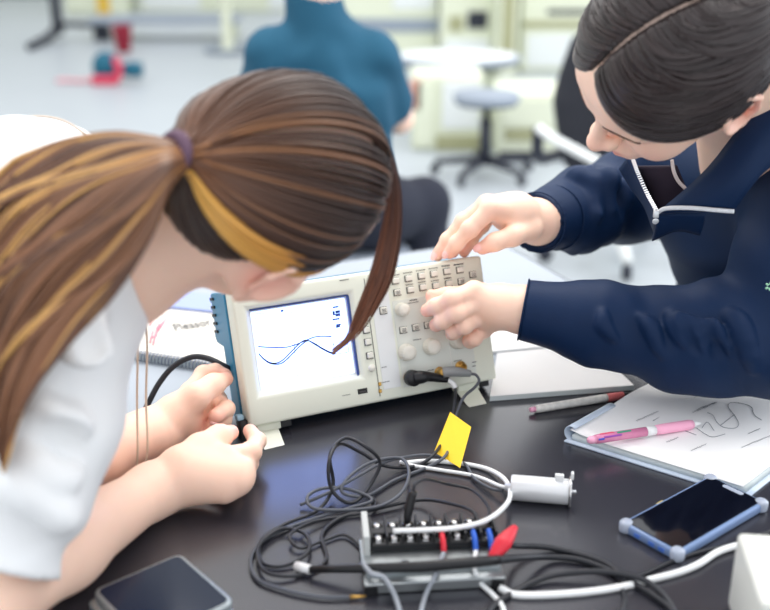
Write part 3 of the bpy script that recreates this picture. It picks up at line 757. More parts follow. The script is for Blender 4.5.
# rolled edge at the left
ro = [NB(.004+.007*math.cos(t_), 0, .011+.0085*math.sin(t_)) for t_ in np.linspace(PI*.25, PI*1.55, 14)]
m = MB(); V = []; F = []
for j, b in enumerate(np.linspace(.001, .085, 8)):
    for p in ro: V.append(p+nbv*b)
for j in range(7):
    for i in range(13): F.append((j*14+i, j*14+i+1, (j+1)*14+i+1, (j+1)*14+i))
o_ = obj('rolled_edge', V, F, M_plastic, nb); so = o_.modifiers.new('s', 'SOLIDIFY'); so.thickness = .0008
def draw(pts, wd, mt, name, zoff=.0010):
    q = []
    for x, y in pts:
        p = TB(x, y, .0115)-nO; a, b = NBI@p[:2]; q.append(NB(a, b, zpage(a, b)+zoff))
    MB().tube(spline(q, 6), wd, 5).build(name, mt, nb)
M_pencil = mat('pencil_line', (108, 110, 120), .7)
def zz(x, y): return 560+x/3.667, 370+y/3.667
for pts in ([(540, 160), (560, 170), (575, 195), (600, 213), (640, 216), (655, 200), (640, 170), (618, 140), (622, 122), (660, 122), (700, 135), (708, 155)],
            [(500, 215), (530, 235), (560, 247), (605, 237)], [(705, 150), (716, 170), (740, 185)], [(460, 225), (500, 240)],
            [(340, 190), (560, 65)], [(520, 215), (540, 195), (565, 225)], [(590, 205), (640, 165)]):
    draw([zz(*p) for p in pts], .00032, M_pencil, 'drawn_curve')
for (x, y, n) in ((485, 160, 5), (500, 150, 6), (520, 142, 5), (280, 190, 7), (690, 235, 4), (665, 285, 9), (390, 265, 4), (480, 295, 5)):
    r2 = random.Random(x); pts = []
    for k in range(n*3): pts.append(zz(x+k*4, y-k*1.6+(2.5 if k % 2 else -2.5)*r2.uniform(.4, 1.2)))
    draw(pts, .00022, M_pencil, 'handwriting')
def pen(p0, p1, name, label, secs, cat='pen'):
    t = thing(name, label, cat, (p0+p1)/2*A([1, 1, 0])+EZ*min(p0[2], p1[2])-EZ*.005); ax = p1-p0; L = np.linalg.norm(ax); ax /= L
    for (nm, s0, s1, prof, mt) in secs:
        MB().lathe(p0+ax*L*s0, ax, [(r_, L*(s1-s0)*h_) for r_, h_ in prof], 18).build(nm, mt, t)
    return t, ax, L
M_pink = mat('pink_plastic', (246, 176, 204), .4); M_pinkd = mat('pink_clear', (240, 150, 190), .25, trans=.25)
M_pat = mat('patterned_barrel', (222, 220, 214), .35, noise=.35, nscale=160)
pen(TB(530, 410, .0052), TB(633, 393.5, .0052), 'ballpoint_pen', 'white patterned ballpoint pen with pink end lying on the bare bench', [
    ('push_button', 0, .05, [(.0026, 0), (.0032, .2), (.0032, 1)], M_pink), ('barrel', .05, .74, [(.0046, 0), (.005, .05), (.005, .95), (.0048, 1)], M_pat),
    ('grip', .74, .9, [(.0049, 0), (.0050, .3), (.0044, 1)], mat('coral_grip', (214, 110, 110), .5)), ('tip', .9, 1.0, [(.0042, 0), (.002, .6), (.0006, 1)], M_bl)])
zt = .0118+.0052
p0 = TB(588, 440.5, zt+.005); p1 = TB(701, 423, zt)
tp, ax, L = pen(p0, p1, 'multicolour_pen', 'pink four-colour pen with clear barrel lying on the open notebook', [
    ('cap_end', 0, .06, [(.003, 0), (.0044, .3), (.0046, 1)], M_pink), ('clear_barrel', .06, .50, [(.0050, 0), (.0054, .05), (.0054, 1)], M_pinkd),
    ('middle_ring', .50, .58, [(.0054, 0), (.0055, .5), (.0054, 1)], M_wp), ('grip', .58, .92, [(.0054, 0), (.0060, .2), (.0060, .9), (.005, 1)], M_pink), ('tip', .92, 1.0, [(.0046, 0), (.0022, .7), (.0008, 1)], M_wp)])
sd = np.cross(ax, EZ); sd /= np.linalg.norm(sd); upv = np.cross(sd, ax)
for nm, s0, s1, of, cl in (('green_slider', .24, .36, .3, (60, 150, 120)), ('purple_slider', .12, .27, .9, (150, 70, 170)), ('blue_slider', .07, .12, 1.2, (60, 80, 190)), ('red_slider', .10, .22, -.1, (220, 80, 110))):
    dv = sd*math.sin(of)+upv*math.cos(of)
    MB().box(p0+ax*L*(s0+s1)/2+dv*.0053, (L*(s1-s0), .0022, .0016), [ax, np.cross(dv, ax), dv]).build(nm, mat(nm, cl, .4), tp, bevel=.0005)

# ---------------------------------------------------------------- spiral notebook on the grey desk behind
t = thing('spiral_notebook', 'cream spiral notebook with handwritten cover lying on the grey desk behind the scope', 'notebook', TB(180, 335))
q = A([TB(134, 352, .012), TB(262, 371, .012), TB(262, 318, .012), TB(150, 305, .012)])
m = MB(); m.prism(q-EZ*.0115, EZ*.010); m.build('pages', M_paperb, t, smooth=False)
cov = MB(); cov.prism(q-EZ*.0012, EZ*.0012); cov = cov.build('cover', mat('cream_cover', (216, 212, 202), .6, noise=.01), t, smooth=False)
ev = q[1]-q[0]; eL = np.linalg.norm(ev); ev /= eL; en = np.cross(EZ, ev)
m = MB()
for k in range(int(eL/.0052)):
    c = q[0]+ev*(.004+k*.0052)+en*.001-EZ*.006
    a = np.linspace(-.4, 2*PI-.9, 12); m.tube(A([c+en*.0075*np.cos(x)*-1+EZ*.0075*np.sin(x) for x in a]), .0011, 6)
m.build('spiral_binding', mat('binding_wire', (126, 134, 150), .3, metal=.7), t)
def write(body, px, py, size, ang, mt, parent, name, shear=.3, z=.0124, sxx=1.0):
    V, F = text_mesh(body, size, shear); o_ = TB(px, py, z); d = TB(px+33, py-5.5, z)-o_; d /= np.linalg.norm(d); e = np.cross(EZ, d)*2.1
    obj(name, [o_+d*v[0]*sxx+e*v[1]+EZ*v[2] for v in V], F, mt, parent, smooth=False)
write('Pleasor', 175, 331, .0185, .06, mat('script_ink', (60, 62, 70), .7), cov, 'cover_script', .1, sxx=1.0)
m = MB()
for k, (x0, y0, x1, y1) in enumerate(((150, 343, 153, 331), (153, 345, 157, 329), (150, 338, 157, 336), (156, 335, 159, 324), (158, 331, 164, 322), (160, 326, 166, 319), (156, 328, 162, 326), (150, 326, 151, 320))):
    m.tube([TB(x0, y0, .0126), TB(x1, y1, .0126)], .0012, 6)
m.build('cover_drawing', mat('pink_ink', (226, 130, 150), .7), cov)
m = MB(); m.tube([TB(176, 338, .0124), TB(206, 342, .0124)], .0007, 5); m.tube([TB(176, 334, .0124), TB(196, 335, .0124)], .0005, 5); m.build('cover_small_print', mat('faint_ink', (190, 190, 195), .7), cov)
t = thing('blue_notebook', 'blue-edged notebook lying behind the cream spiral notebook', 'notebook', TB(180, 298))
q = A([TB(148, 304, .016), TB(260, 316, .016), TB(258, 300, .016), TB(150, 287, .016)])
m = MB(); m.prism(q-EZ*.016, EZ*.015); m.build('pages', mat('blue_pages', (150, 166, 214), .6, noise=.12, nscale=400, stretch=(1, 1, 30)), t, smooth=False)
m = MB(); m.prism(q-EZ*.001, EZ*.0012); m.build('cover', mat('pale_blue_cover', (150, 164, 212), .5), t, smooth=False)
# ---------------------------------------------------------------- people
M_skin = mat('skin', (246, 208, 186), .5, sss=.15, attr=True, noise=.025, nscale=60, bump=.03, bscale=500)
M_hairB = mat('brown_hair', (96, 64, 46), .38, attr=True, spec=.55)
M_hairK = mat('black_hair', (40, 34, 36), .34, attr=True, spec=.6)
M_nail = mat('nail', (246, 196, 190), .22)
M_tee = mat('white_jersey', (238, 240, 240), .9, sheen=.1, bump=.05, bscale=900)
M_jacket = mat('navy_twill', (9, 36, 70), .6, spec=.25, noise=.06, nscale=60, bump=.12, bscale=700)
M_polo = mat('teal_polo', (26, 82, 108), .85, noise=.05, nscale=30)
M_trouser = mat('dark_trousers', (34, 38, 52), .85, noise=.06, nscale=60)
M_denim = mat('dark_denim', (44, 52, 74), .85, noise=.08, nscale=80)
M_shoe = mat('shoe_canvas', (60, 60, 66), .7)
SKIN = A(srgb(253, 213, 190)[:3]); FLUSH = A(srgb(240, 150, 136)[:3]); LIP = A(srgb(214, 120, 112)[:3])
class Head:
    def __init__(s, c, f, l, u):
        s.c = A(c); R = np.stack([A(f), A(l), A(u)], 1); U_, _, Vt = np.linalg.svd(R); s.R = U_@Vt
    def w(s, f, l, u): return s.c+s.R@A([f, l, u])
    def wv(s, V): return s.c+np.asarray(V)@s.R.T
def head_blob(b, H):
    w, R = H.w, H.R
    b.ell(w(-.010, 0, .045), (.093, .073, .088), R, .0)
    b.ell(w(.034, 0, .005), (.058, .061, .086), R, .02)
    b.ell(w(.042, 0, -.048), (.050, .049, .042), R, .02)
    b.ell(w(.078, 0, -.080), (.016, .019, .015), R, .02)
    for s_ in (-1, 1):
        b.ell(w(.060, s_*.036, -.016), (.028, .026, .028), R, .018)
        b.ell(w(.100, s_*.031, .020), (.012, .018, .0105), R, .012, sub=True)
        b.ell(w(.048, s_*.018, .058), (.045, .040, .046), R, .02)
        b.ell(w(.073, s_*.031, .020), (.0155, .0165, .0135), R, .004)
        b.cap(w(.088, s_*.012, .038), w(.079, s_*.043, .036), .009, .006, .014)
    b.cap(w(.091, 0, .028), w(.110, 0, -.006), .0055, .0085, .012)
    b.ell(w(.1135, 0, -.012), (.0105, .0105, .0095), R, .008)
    for s_ in (-1, 1):
        b.ell(w(.103, s_*.0125, -.0135), (.0095, .0065, .0072), R, .006)
        b.ell(w(.1075, s_*.0062, -.0225), (.004, .0035, .003), R, .003, sub=True)
    b.ell(w(.092, 0, -.046), (.014, .026, .020), R, .014)
    b.cap(w(.1035, -.004, -.0415), w(.092, -.021, -.0465), .0042, .0022, .004); b.cap(w(.1035, .004, -.0415), w(.092, .021, -.0465), .0042, .0022, .004)
    b.cap(w(.1025, -.006, -.0515), w(.092, -.019, -.048), .0050, .0022, .004); b.cap(w(.1025, .006, -.0515), w(.092, .019, -.048), .0050, .0022, .004)
    b.cap(w(.1075, -.018, -.0468), w(.1075, .018, -.0468), .0012, .0012, .003, sub=True)
    for s_ in (-1, 1):
        a = math.radians(24)          # ear: outer rim, bowl, lobe, leaning back and away from the skull
        ef = A([math.cos(a), s_*-math.sin(a), 0]); en = A([math.sin(a)*-1, s_*math.cos(a), 0])
        Re = R@np.stack([ef, en, A([-.18, 0, 1.])/1.016], 1)
        b.ell(w(-.010, s_*.0755, .006), (.0185, .0075, .031), Re, .006)
        b.ell(w(-.004, s_*.0825, .004), (.0105, .0055, .017), Re, .004, sub=True)
        rim = [w(.004, s_*.078, .022), w(-.004, s_*.081, .036), w(-.018, s_*.085, .036), w(-.028, s_*.086, .020), w(-.024, s_*.084, .0), w(-.012, s_*.080, -.018)]
        b.chain(rim, [.0032]*5+[.003], .003)
        b.ell(w(-.006, s_*.077, -.023), (.0085, .0045, .010), R, .005)
def skin_tint(H, tips):
    def f(V):
        t = np.zeros(len(V)); lp = np.zeros(len(V))
        for p, r_, a in tips: t = np.maximum(t, a*np.exp(-((V-A(p))**2).sum(1)/r_**2))
        if H is not None:
            for s_ in (-1, 1):
                t = np.maximum(t, .55*np.exp(-((V-H.w(-.014, s_*.084, .008))**2).sum(1)/.028**2))
                t = np.maximum(t, .30*np.exp(-((V-H.w(.075, s_*.045, -.018))**2).sum(1)/.024**2))
            t = np.maximum(t, .35*np.exp(-((V-H.w(.115, 0, -.014))**2).sum(1)/.014**2))
            L = (V-H.c)@H.R; lp = np.exp(-(((L[:, 2]+.0465)/.0075)**4+(L[:, 1]/.021)**4))*(L[:, 0] > .09)
        C = SKIN*(1-t[:, None])+FLUSH*t[:, None]
        return C*(1-.75*lp[:, None])+LIP*.75*lp[:, None]
    return f
def finger(b, pts, rads, tips, k=.004, root=None):
    if root is not None: b.cap(root, pts[0], rads[0]*1.15, rads[0]*1.08, .012)
    b.chain(pts, rads, k)
    for p, r_ in zip(pts[1:-1], rads[1:-1]): b.ell(p, (r_*1.10,)*3, None, .003)     # knuckle swell
    tips.append((pts[-1], .013, .55)); tips.append((pts[0], .012, .22)); tips.append((pts[1], .010, .28))
def nail(parent, tip, prev, out, r_):
    ax = A(tip)-A(prev); ax /= np.linalg.norm(ax); o = A(out, float); o -= ax*(o@ax); o /= np.linalg.norm(o); sd = np.cross(ax, o)
    m = MB(); m.ell(A(tip)+ax*r_*.25+o*r_*.72, np.stack([ax, sd, o], 1), (r_*.85, r_*.62, r_*.34), 14, 8); m.build('fingernail', M_nail, parent)
def PP(*a): return [P(*q) for q in a]

# hair strands over the skull ellipsoid
EC = A([-.008, 0, .045]); ER = A([.0955, .0755, .0905])
def hdir(p): d = (A(p)-EC)/ER; return d/np.linalg.norm(d)
def strand_on_head(H, d0, d1, d2, lift, n=16, off=0.):
    t = np.linspace(0, 1, n)[:, None]
    if d1 is None:
        om = math.acos(np.clip(d0@d2, -1, 1)); D = (np.sin((1-t)*om)*d0+np.sin(t*om)*d2)/math.sin(om)
    else:
        D = (1-t)**2*d0+2*t*(1-t)*d1+t*t*d2
    D /= np.linalg.norm(D, axis=1)[:, None]
    tt = t[:, 0]
    L = lift*(np.sin(PI*np.clip(tt*1.0+.02, 0, 1))**.6)+off
    return H.wv(EC+D*(ER+L[:, None])), D@H.R.T

# ================= woman at the left, bending over the oscilloscope
HL = Head((-.1251, .8827, .3335), (.491, .747, -.448), (-.328, .636, .699), (.807, -.196, .557))
wl = thing('person', 'woman in white t-shirt with brown ponytail bending over the oscilloscope from the left', 'person', (-.98, .93, -TZ))
tipsL = []
b = Blob(.0024)
head_blob(b, HL)
nkL = HL.w(-.045, 0, -.125)
b.cap(HL.w(-.022, 0, -.02), nkL, .051, .056, .025)
shN = P(68, 300, .83); shF = P(62, 197, 1.06)
b.cap(nkL, (shN+shF)/2+A([-.03, 0, 0]), .06, .075, .03)
b.cap(shN+A([-.02, .02, 0]), shF+A([-.02, -.02, 0]), .050, .050, .03)
elN = TB(-30, 606, .060); wrN = TB(152, 491, .030)
b.cap(shN, elN, .045, .040, .02); b.chain([elN, elN*.55+wrN*.45, wrN], [.041, .036, .0255], .02)
# near (right) hand pinching the lower left corner of the scope
def TT3(*a): return [TB(*q) for q in a]
mc = TT3((224, 458, .045), (241, 471, .037), (239, 482, .031), (224, 491, .024))
pal = TB(186, 477, .036)
b.cap(wrN, pal, .0245, .026, .02)
for q, r_ in zip(mc, (.0145, .0145, .0135, .012)): b.cap(pal, q, .021, r_, .014)
th = TT3((180, 466, .046), (200, 448, .052), (219, 437, .052), (231, 432.5, .046))
b.chain([pal]+th, [.018, .0165, .0135, .0112, .0085], .012); tipsL.append((th[-1], .014, .5))
fi = TT3((224, 458, .045), (251, 452, .034), (257, 441, .030), (250, 431, .030)); finger(b, fi, [.0118, .0105, .0092, .0080], tipsL)
fm = TT3((241, 471, .037), (247, 463, .020), (238, 462, .012), (226, 466, .014)); finger(b, fm, [.0122, .0112, .0095, .0085], tipsL)
fr = TT3((239, 482, .031), (244, 474, .014), (234, 473, .010), (222, 474, .012)); finger(b, fr, [.0116, .0106, .0092, .0082], tipsL)
fp_ = TT3((224, 491, .024), (232, 486, .011), (222, 485, .009), (212, 484, .010)); finger(b, fp_, [.0104, .0092, .0082, .0074], tipsL)
# far (left) hand holding the power cord by the scope's rear
wrF = TB(150, 435, .030); elF = TB(20, 478, .055)
b.chain([shF+A([-.02, 0, -.03]), elF, elF*.5+wrF*.5, wrF], [.045, .040, .036, .0265], .02)
palF = TB(180, 418, .032)
b.cap(wrF, palF, .0255, .026, .02)
mcF = TT3((191, 393, .050), (198, 404, .040), (199, 416, .028), (196, 426, .018))
for q, r_ in zip(mcF, (.0135, .0135, .013, .012)): b.cap(palF, q, .021, r_, .014)
thF = TT3((176, 413, .046), (197, 396, .064), (213, 385, .068), (226, 379, .064)); b.chain([palF]+thF, [.02, .0180, .0135, .0110, .0085], .012); tipsL.append((thF[-1], .014, .6))
g1_ = TT3((191, 393, .050), (204, 375, .060), (215, 372, .062), (225, 375, .060)); finger(b, g1_, [.0122, .0108, .0092, .0080], tipsL)
g2_ = TT3((198, 404, .040), (217, 400, .032), (226, 409, .036), (216, 416, .040)); finger(b, g2_, [.0120, .0108, .0096, .0088], tipsL)
g3_ = TT3((199, 416, .028), (216, 413, .020), (223, 420, .024), (213, 425, .028)); finger(b, g3_, [.0114, .0104, .0092, .0082], tipsL)
g4_ = TT3((196, 426, .018), (210, 427, .012), (216, 431, .014), (207, 434, .018)); finger(b, g4_, [.0104, .0092, .0082, .0074], tipsL)
body = b.build('body', M_skin, wl, skin_tint(HL, tipsL))
nail(body, g2_[-1], g2_[-2], A([-.3, -1, .1]), .0088)
# clothes
hipN = A([-.93, .80, .12]); hipF = A([-.93, 1.06, .12]); hip = (hipN+hipF)/2
b = Blob(.0045)
up = (shN+shF)/2
b.cap(shN+A([-.02, .03, .004]), shF+A([-.02, -.03, .004]), .074, .074, .04)
b.ell(up*.62+hip*.38+A([0, 0, -.01]), (.22, .17, .115), np.stack([(hip-up)/np.linalg.norm(hip-up), A([0, 1., 0]), np.cross((hip-up)/np.linalg.norm(hip-up), A([0, 1., 0]))], 1), .05)
b.cap(up+A([-.05, 0, 0]), hip, .115, .125, .05); b.cap(hipN*.5+hip*.5, hipF*.5+hip*.5, .125, .125, .04)
slN = shN*.14+elN*.86
b.chain([shN, shN*.5+elN*.5, slN], [.070, .067, .060], .03)
slF = shF*.35+elF*.65
b.chain([shF, slF], [.072, .07], .03)
for pts, rr, sb in ((((142, 292), (120, 320), (84, 338)), .007, 0), (((138, 330), (112, 352), (80, 360)), .006, 0), (((128, 372), (98, 384), (66, 378)), .007, 0), (((136, 310), (112, 334), (84, 348)), .005, 1), (((110, 430), (80, 424), (46, 404)), .008, 0), (((98, 456), (66, 448), (36, 424)), .006, 1), (((90, 482), (58, 474), (24, 452)), .007, 0), (((72, 520), (44, 508), (14, 480)), .006, 0)):
    ridge(b, [P(x, y, .70) for x, y in pts], rr, .001, .018, bool(sb))
# sleeve mouths and neck opening are hollow
b.disc(slN, elN-shN, .10); b.cap(slN+(elN-shN)*.20, slN+(elN-shN)*-.05, .0475, .047, .002, sub=True)
b.cap(slF+(elF-shF)*.4, slF, .066, .056, .004, sub=True)
b.cap(HL.w(-.02, 0, -.02), nkL+ (nkL-HL.c)*.18, .060, .060, .006, sub=True)
ad = (shN-elN)/np.linalg.norm(shN-elN)
b.disp = folds(1.0, [((.5, .3, .8), .07, 0, shN*.35+elN*.65, .11, .0048), ((.8, 0, -.5), .06, 1, shN*.75+elN*.25, .12, .0042), ((.9, .3, .2), .11, 0, up+A([-.12, 0, 0]), .2, .004), (ad, .05, .5, slN, .07, .002)])
q = onto(b, spline([P(10, 136, 1.05), P(34, 125, 1.05), P(62, 121, 1.05), P(94, 131, 1.03)], 6), .001)
MB().tube(q, .0016, 6).build('shoulder_seam', mat('seam_thread', (196, 184, 172), .8), wl)
b.build('t_shirt', M_tee, wl)
# neck band of the shirt
nd = (nkL-HL.c)/np.linalg.norm(nkL-HL.c); nc = nkL+(nkL-HL.c)*.12
x_ = np.cross(nd, EZ); x_ /= np.linalg.norm(x_); y_ = np.cross(nd, x_)
MB().tube(A([nc+.067*(math.cos(a)*x_+math.sin(a)*y_) for a in np.linspace(0, 2*PI, 40)]), .0055, 8).build('neck_band', M_tee, wl)
# thin cord hanging from her neck
cq = P(146, 300, .93)
m = MB()
for dx in (-4, 5):
    m.tube(spline(PP((140+dx*.4, 290, .95), (142+dx, 340, .965), (141+dx, 400, .97), (142+dx*1.1, 450, .965), (138+dx*.7, 480, .965)), 6), .0012, 6)
m.build('neck_cord', mat('beige_cord', (214, 196, 176), .7), wl)
# legs and shoes below the bench
b = Blob(.007)
for hp, ft in ((hipN, A([-1.02, .80, -.70])), (hipF, A([-1.05, 1.06, -.70]))):
    kn = (hp+ft)/2+A([.05, 0, .02]); b.chain([hp, kn, ft+A([0, 0, .03])], [.098, .066, .055], .03)
b.cap(hipN*.6+hip*.4, hipF*.6+hip*.4, .118, .118, .03); b.build('trousers', M_denim, wl)
for ft in (A([-1.02, .80, -.75]), A([-1.05, 1.06, -.75])):
    b = Blob(.006); b.ell(ft+A([.05, 0, .032]), (.135, .045, .048), None, .0); b.half(ft, (0, 0, 1)); b.build('shoe', M_shoe, wl)

# ---- her hair
def hair_col(base, var, rng): return np.clip(A(srgb(*base)[:3])*(1+rng.uniform(-var, var)), 0, 1)
rng = np.random.default_rng(3)
TIE = hdir((-.105, 0, .03))
ring = [(.098, 0, .086), (.093, .033, .080), (.082, .056, .062), (.058, .070, .042), (.022, .078, .040), (.004, .08, .050), (-.014, .08, .054), (-.036, .076, .030), (-.052, .066, -.010), (-.066, .045, -.038), (-.074, .022, -.052), (-.076, 0, -.055)]
rd = A([hdir(p) for p in ring])
def ring_dir(q, side):            # q 0 forehead .. 1 nape
    d = lerp_path(rd, 221)[int(q*220)]; d = d/np.linalg.norm(d); return d*A([1, side, 1])
tie_w = HL.wv(EC+TIE*(ER+.012)); tax = HL.R@A([-1, 0, -.2]); tax /= np.linalg.norm(tax)
hair = MB(); lock = MB(); nape = MB()
def add_strand(mb, path, nrm, wd, th_, c0, c1, taper=(.7, 1, .55), ex=1.25):
    n = len(path); w_ = wd*lerp_path(taper, n)
    T = np.gradient(path, axis=0); T /= np.linalg.norm(T, axis=1)[:, None]
    S_ = np.cross(T, nrm); S_ /= np.linalg.norm(S_, axis=1)[:, None]+1e-9; Nn = np.cross(S_, T)
    an = np.arange(6)*PI/3
    V = (path[:, None]+S_[:, None]*(w_[:, None]*np.cos(an))[..., None]+Nn[:, None]*(th_*np.sin(an))[None, :, None]).reshape(-1, 3)
    F = [(i*6+k, i*6+(k+1) % 6, (i+1)*6+(k+1) % 6, (i+1)*6+k) for i in range(n-1) for k in range(6)]
    F += [tuple(range(5, -1, -1)), tuple((n-1)*6+k for k in range(6))]
    t = np.linspace(0, 1, n)[:, None]**ex; C = np.repeat(c0*(1-t)+c1*t, 6, axis=0)
    mb.add(V, F, C)
def tie_end(path, nrm, spread):
    q = tie_w+RNG.normal(0, .0035, 3)*spread
    return np.r_[path[:-2], [path[-2]*.5+q*.5], [q]], nrm
for side in (-1, 1):
    for i in range(1150):
        q = rng.uniform(0, 1)
        if side == -1 and .42 < q < .58: continue
        d0 = ring_dir(q, side)
        nape_s = q > .58
        lf = rng.uniform(.002, .0075) if not nape_s else rng.uniform(.0, .004)
        path, nr = strand_on_head(HL, d0, None, TIE, lf, 18, rng.uniform(0, .004))
        path, nr = tie_end(path, nr, 1.0)
        if nape_s:
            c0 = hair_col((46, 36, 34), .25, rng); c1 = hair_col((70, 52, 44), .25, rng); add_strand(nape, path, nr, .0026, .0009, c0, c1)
        else:
            k = rng.uniform(); c0 = hair_col((36, 29, 30), .3, rng); c1 = hair_col((128, 86, 60), .25, rng)
            if k > .93: c0 = hair_col((96, 66, 50), .2, rng); c1 = hair_col((170, 116, 72), .2, rng)
            add_strand(hair, path, nr, rng.uniform(.0011, .0024), .0008, c0, c1, ex=2.6)
hair.build('hair', M_hairB, wl, tinted=True)
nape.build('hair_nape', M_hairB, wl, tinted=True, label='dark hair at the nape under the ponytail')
for i in range(220):               # yellow lock swept back above the ear
    q = rng.uniform(.28, .60); d0 = ring_dir(q, -1); path, nr = strand_on_head(HL, d0, None, TIE, rng.uniform(.006, .010), 18, rng.uniform(.001, .004))
    path, nr = tie_end(path, nr, 1.3); c = hair_col((236, 184, 92), .2, rng); add_strand(lock, path, nr, .0018, .0008, hair_col((190, 130, 60), .2, rng), c)
for i in range(14):               # yellow strands at the far nape edge
    q = rng.uniform(.93, 1.0); d0 = ring_dir(q, -1); path, nr = strand_on_head(HL, d0, None, TIE, rng.uniform(.010, .016), 18, .004)
    path, nr = tie_end(path, nr, 1.3); add_strand(lock, path, nr, .0022, .001, hair_col((206, 160, 76), .2, rng), hair_col((226, 176, 84), .2, rng))
lock.build('hair_lock', M_hairB, wl, tinted=True, label='yellow lock swept from the temple to the hair tie')
MB().tube(A([tie_w+tax*.006+.0135*(math.cos(a)*np.cross(tax, EZ)/np.linalg.norm(np.cross(tax, EZ))+math.sin(a)*np.cross(tax, np.cross(tax, EZ)/np.linalg.norm(np.cross(tax, EZ)))) for a in np.linspace(0, 2*PI, 30)]), .0058, 10).build('hair_tie', mat('mauve_elastic', (98, 74, 92), .8), wl)
# ponytail
tail = MB()
tp = P(187, 156, tie_w[1])
CA = spline(A([(186, 150, .785), (160, 139, .775), (110, 134, .775), (50, 146, .785), (-10, 175, .78), (-70, 240, .76)]), 8)
CB = spline(A([(190, 166, .78), (168, 190, .755), (148, 240, .725), (118, 290, .70), (66, 345, .675), (24, 405, .655), (4, 474, .645)]), 7)
CA = lerp_path(CA, 30); CB = lerp_path(CB, 30)
for i in range(1300):
    s_ = rng.uniform(0, 1); n = 30; t = np.linspace(0, 1, n); dp = rng.uniform(0, 1)
    wig = .03*np.sin(t*5+rng.uniform(0, 6))*t
    ss = np.clip(s_+wig+.06*np.sin(t*9+s_*20)*t, 0, 1)[:, None]
    q = CA*(1-ss)+CB*ss
    bulge = np.sin(PI*np.clip(ss[:, 0], 0, 1))*np.sin(PI*np.clip(t*1.2, 0, 1)**.7)
    path = A([P(q[j, 0], q[j, 1], q[j, 2]-.022*bulge[j]+dp*(.012+.025*min(1, t[j]*3))) for j in range(n)])
    stop = n if rng.uniform() < .6 else int(n*rng.uniform(.75, 1)); path = path[:stop]
    nr = np.tile(A([0, -1., .25]), (stop, 1))
    k = rng.uniform(); patch = .5+.5*math.sin(s_*26+1.2)
    c0 = hair_col((112, 78, 56), .25, rng); c1 = hair_col((132, 88, 58), .3, rng)
    if (k < .28 and s_ < .35) or (k < .45 and patch > .88): c0 = hair_col((150, 102, 62), .2, rng); c1 = hair_col((232, 182, 106), .18, rng)
    elif k > .8: c0 = hair_col((78, 54, 42), .2, rng); c1 = hair_col((96, 62, 44), .2, rng)
    add_strand(tail, path, nr, rng.uniform(.0012, .0028), .0010, c0, c1, (.45, 1, 1, .8, .25))
tail.build('ponytail', M_hairB, wl, tinted=True)
# loose front strand hanging down
fr_ = MB()
for i in range(110):
    s_ = rng.normal(0, 1); k = rng.uniform(.55, 1)
    pts = A([(374+s_*3, 128, .905), (388+s_*2, 160, .915), (393+s_*2.5, 195, .925), (389+s_*4, 235, .94), (380+s_*5, 275, .945), (366+s_*4.5, 308, .95), (352+s_*3, 335, .955), (333+s_*2, 352, .96)])
    q = spline(pts, 5); q = q[:max(12, int(len(q)*(k if abs(s_) > .6 else min(1, k+.25))))]
    path = A([P(*r_)+A([0, rng.uniform(-.0004, .0004)+.006*math.sin(i), 0]) for r_ in q])
    add_strand(fr_, path, np.tile(A([.2, -1., 0]), (len(path), 1)), .0021, .0009, hair_col((50, 38, 38), .2, rng), hair_col((134, 86, 62), .25, rng), (.15, 1, .8, .15))
fr_.build('hair_front_strand', M_hairB, wl, tinted=True)

# ================= woman at the right, turning the knobs
HR = Head((.3069, 1.0661, .427), (-.788, .028, -.615), (.452, -.651, -.610), (-.418, -.758, .501))
_v = ray(680, 80); _v /= np.linalg.norm(_v); _a = math.radians(-3.5); _K = A([[0, -_v[2], _v[1]], [_v[2], 0, -_v[0]], [-_v[1], _v[0], 0]])
HR.R = (np.eye(3)+math.sin(_a)*_K+(1-math.cos(_a))*_K@_K)@HR.R; HR.c = HR.c+A([-.006, 0, .003])
wr = thing('person', 'woman in navy zip jacket with parted black hair turning a knob on the oscilloscope', 'person', (.70, 1.70, -TZ))
tipsR = []
b = Blob(.0024)
head_blob(b, HR)
nkR = HR.w(-.050, .0, -.135)
b.cap(HR.w(-.022, 0, -.02), nkR, .048, .056, .025)
sR = A([.43, 1.44, .235]); sL = P(828, 205, 1.18)
b.cap(nkR, (sR+sL)/2+A([.03, .03, -.02]), .058, .08, .04); b.cap(sR, sL, .05, .05, .03)
wR = P(538, 222, 1.285); eR = P(628, 197, 1.50); b.chain([sR, eR, wR], [.045, .04, .0265], .02)
eL = P(768, 338, 1.13); wL = P(524, 310, 1.168); b.chain([sL, eL, eL*.5+wL*.5, wL], [.045, .042, .036, .0265], .02)
# her right hand resting on the top edge of the scope
mcA = PP((491, 209, 1.228), (487, 205, 1.250), (489, 207, 1.272), (495, 211, 1.29))
palA = P(516, 214, 1.262)
b.cap(wR, palA, .0245, .0245, .02)
for q, r_ in zip(mcA, (.0130, .0135, .0130, .0115)): b.cap(palA, q, .020, r_, .014)
a1 = PP((491, 209, 1.228), (470, 229, 1.222), (457, 243, 1.226), (449.5, 253, 1.232)); finger(b, a1, [.0115, .0103, .0090, .0076], tipsR)
a2 = PP((487, 205, 1.250), (464, 222, 1.248), (448, 240, 1.246), (437.5, 255, 1.246)); finger(b, a2, [.0118, .0106, .0090, .0078], tipsR)
a3 = PP((489, 207, 1.272), (472, 222, 1.272), (459, 238, 1.262), (453, 252, 1.254)); finger(b, a3, [.0112, .0102, .0088, .0076], tipsR)
a4 = PP((495, 211, 1.29), (482, 226, 1.288), (471, 241, 1.276), (464, 252, 1.264)); finger(b, a4, [.0100, .0088, .0078, .0070], tipsR)
at = PP((529, 229, 1.250), (513, 236, 1.224), (495, 242, 1.215), (482.5, 248, 1.222)); b.chain([palA]+at, [.018, .0150, .0124, .0108, .0084], .006); tipsR.append((at[-1], .014, .5))
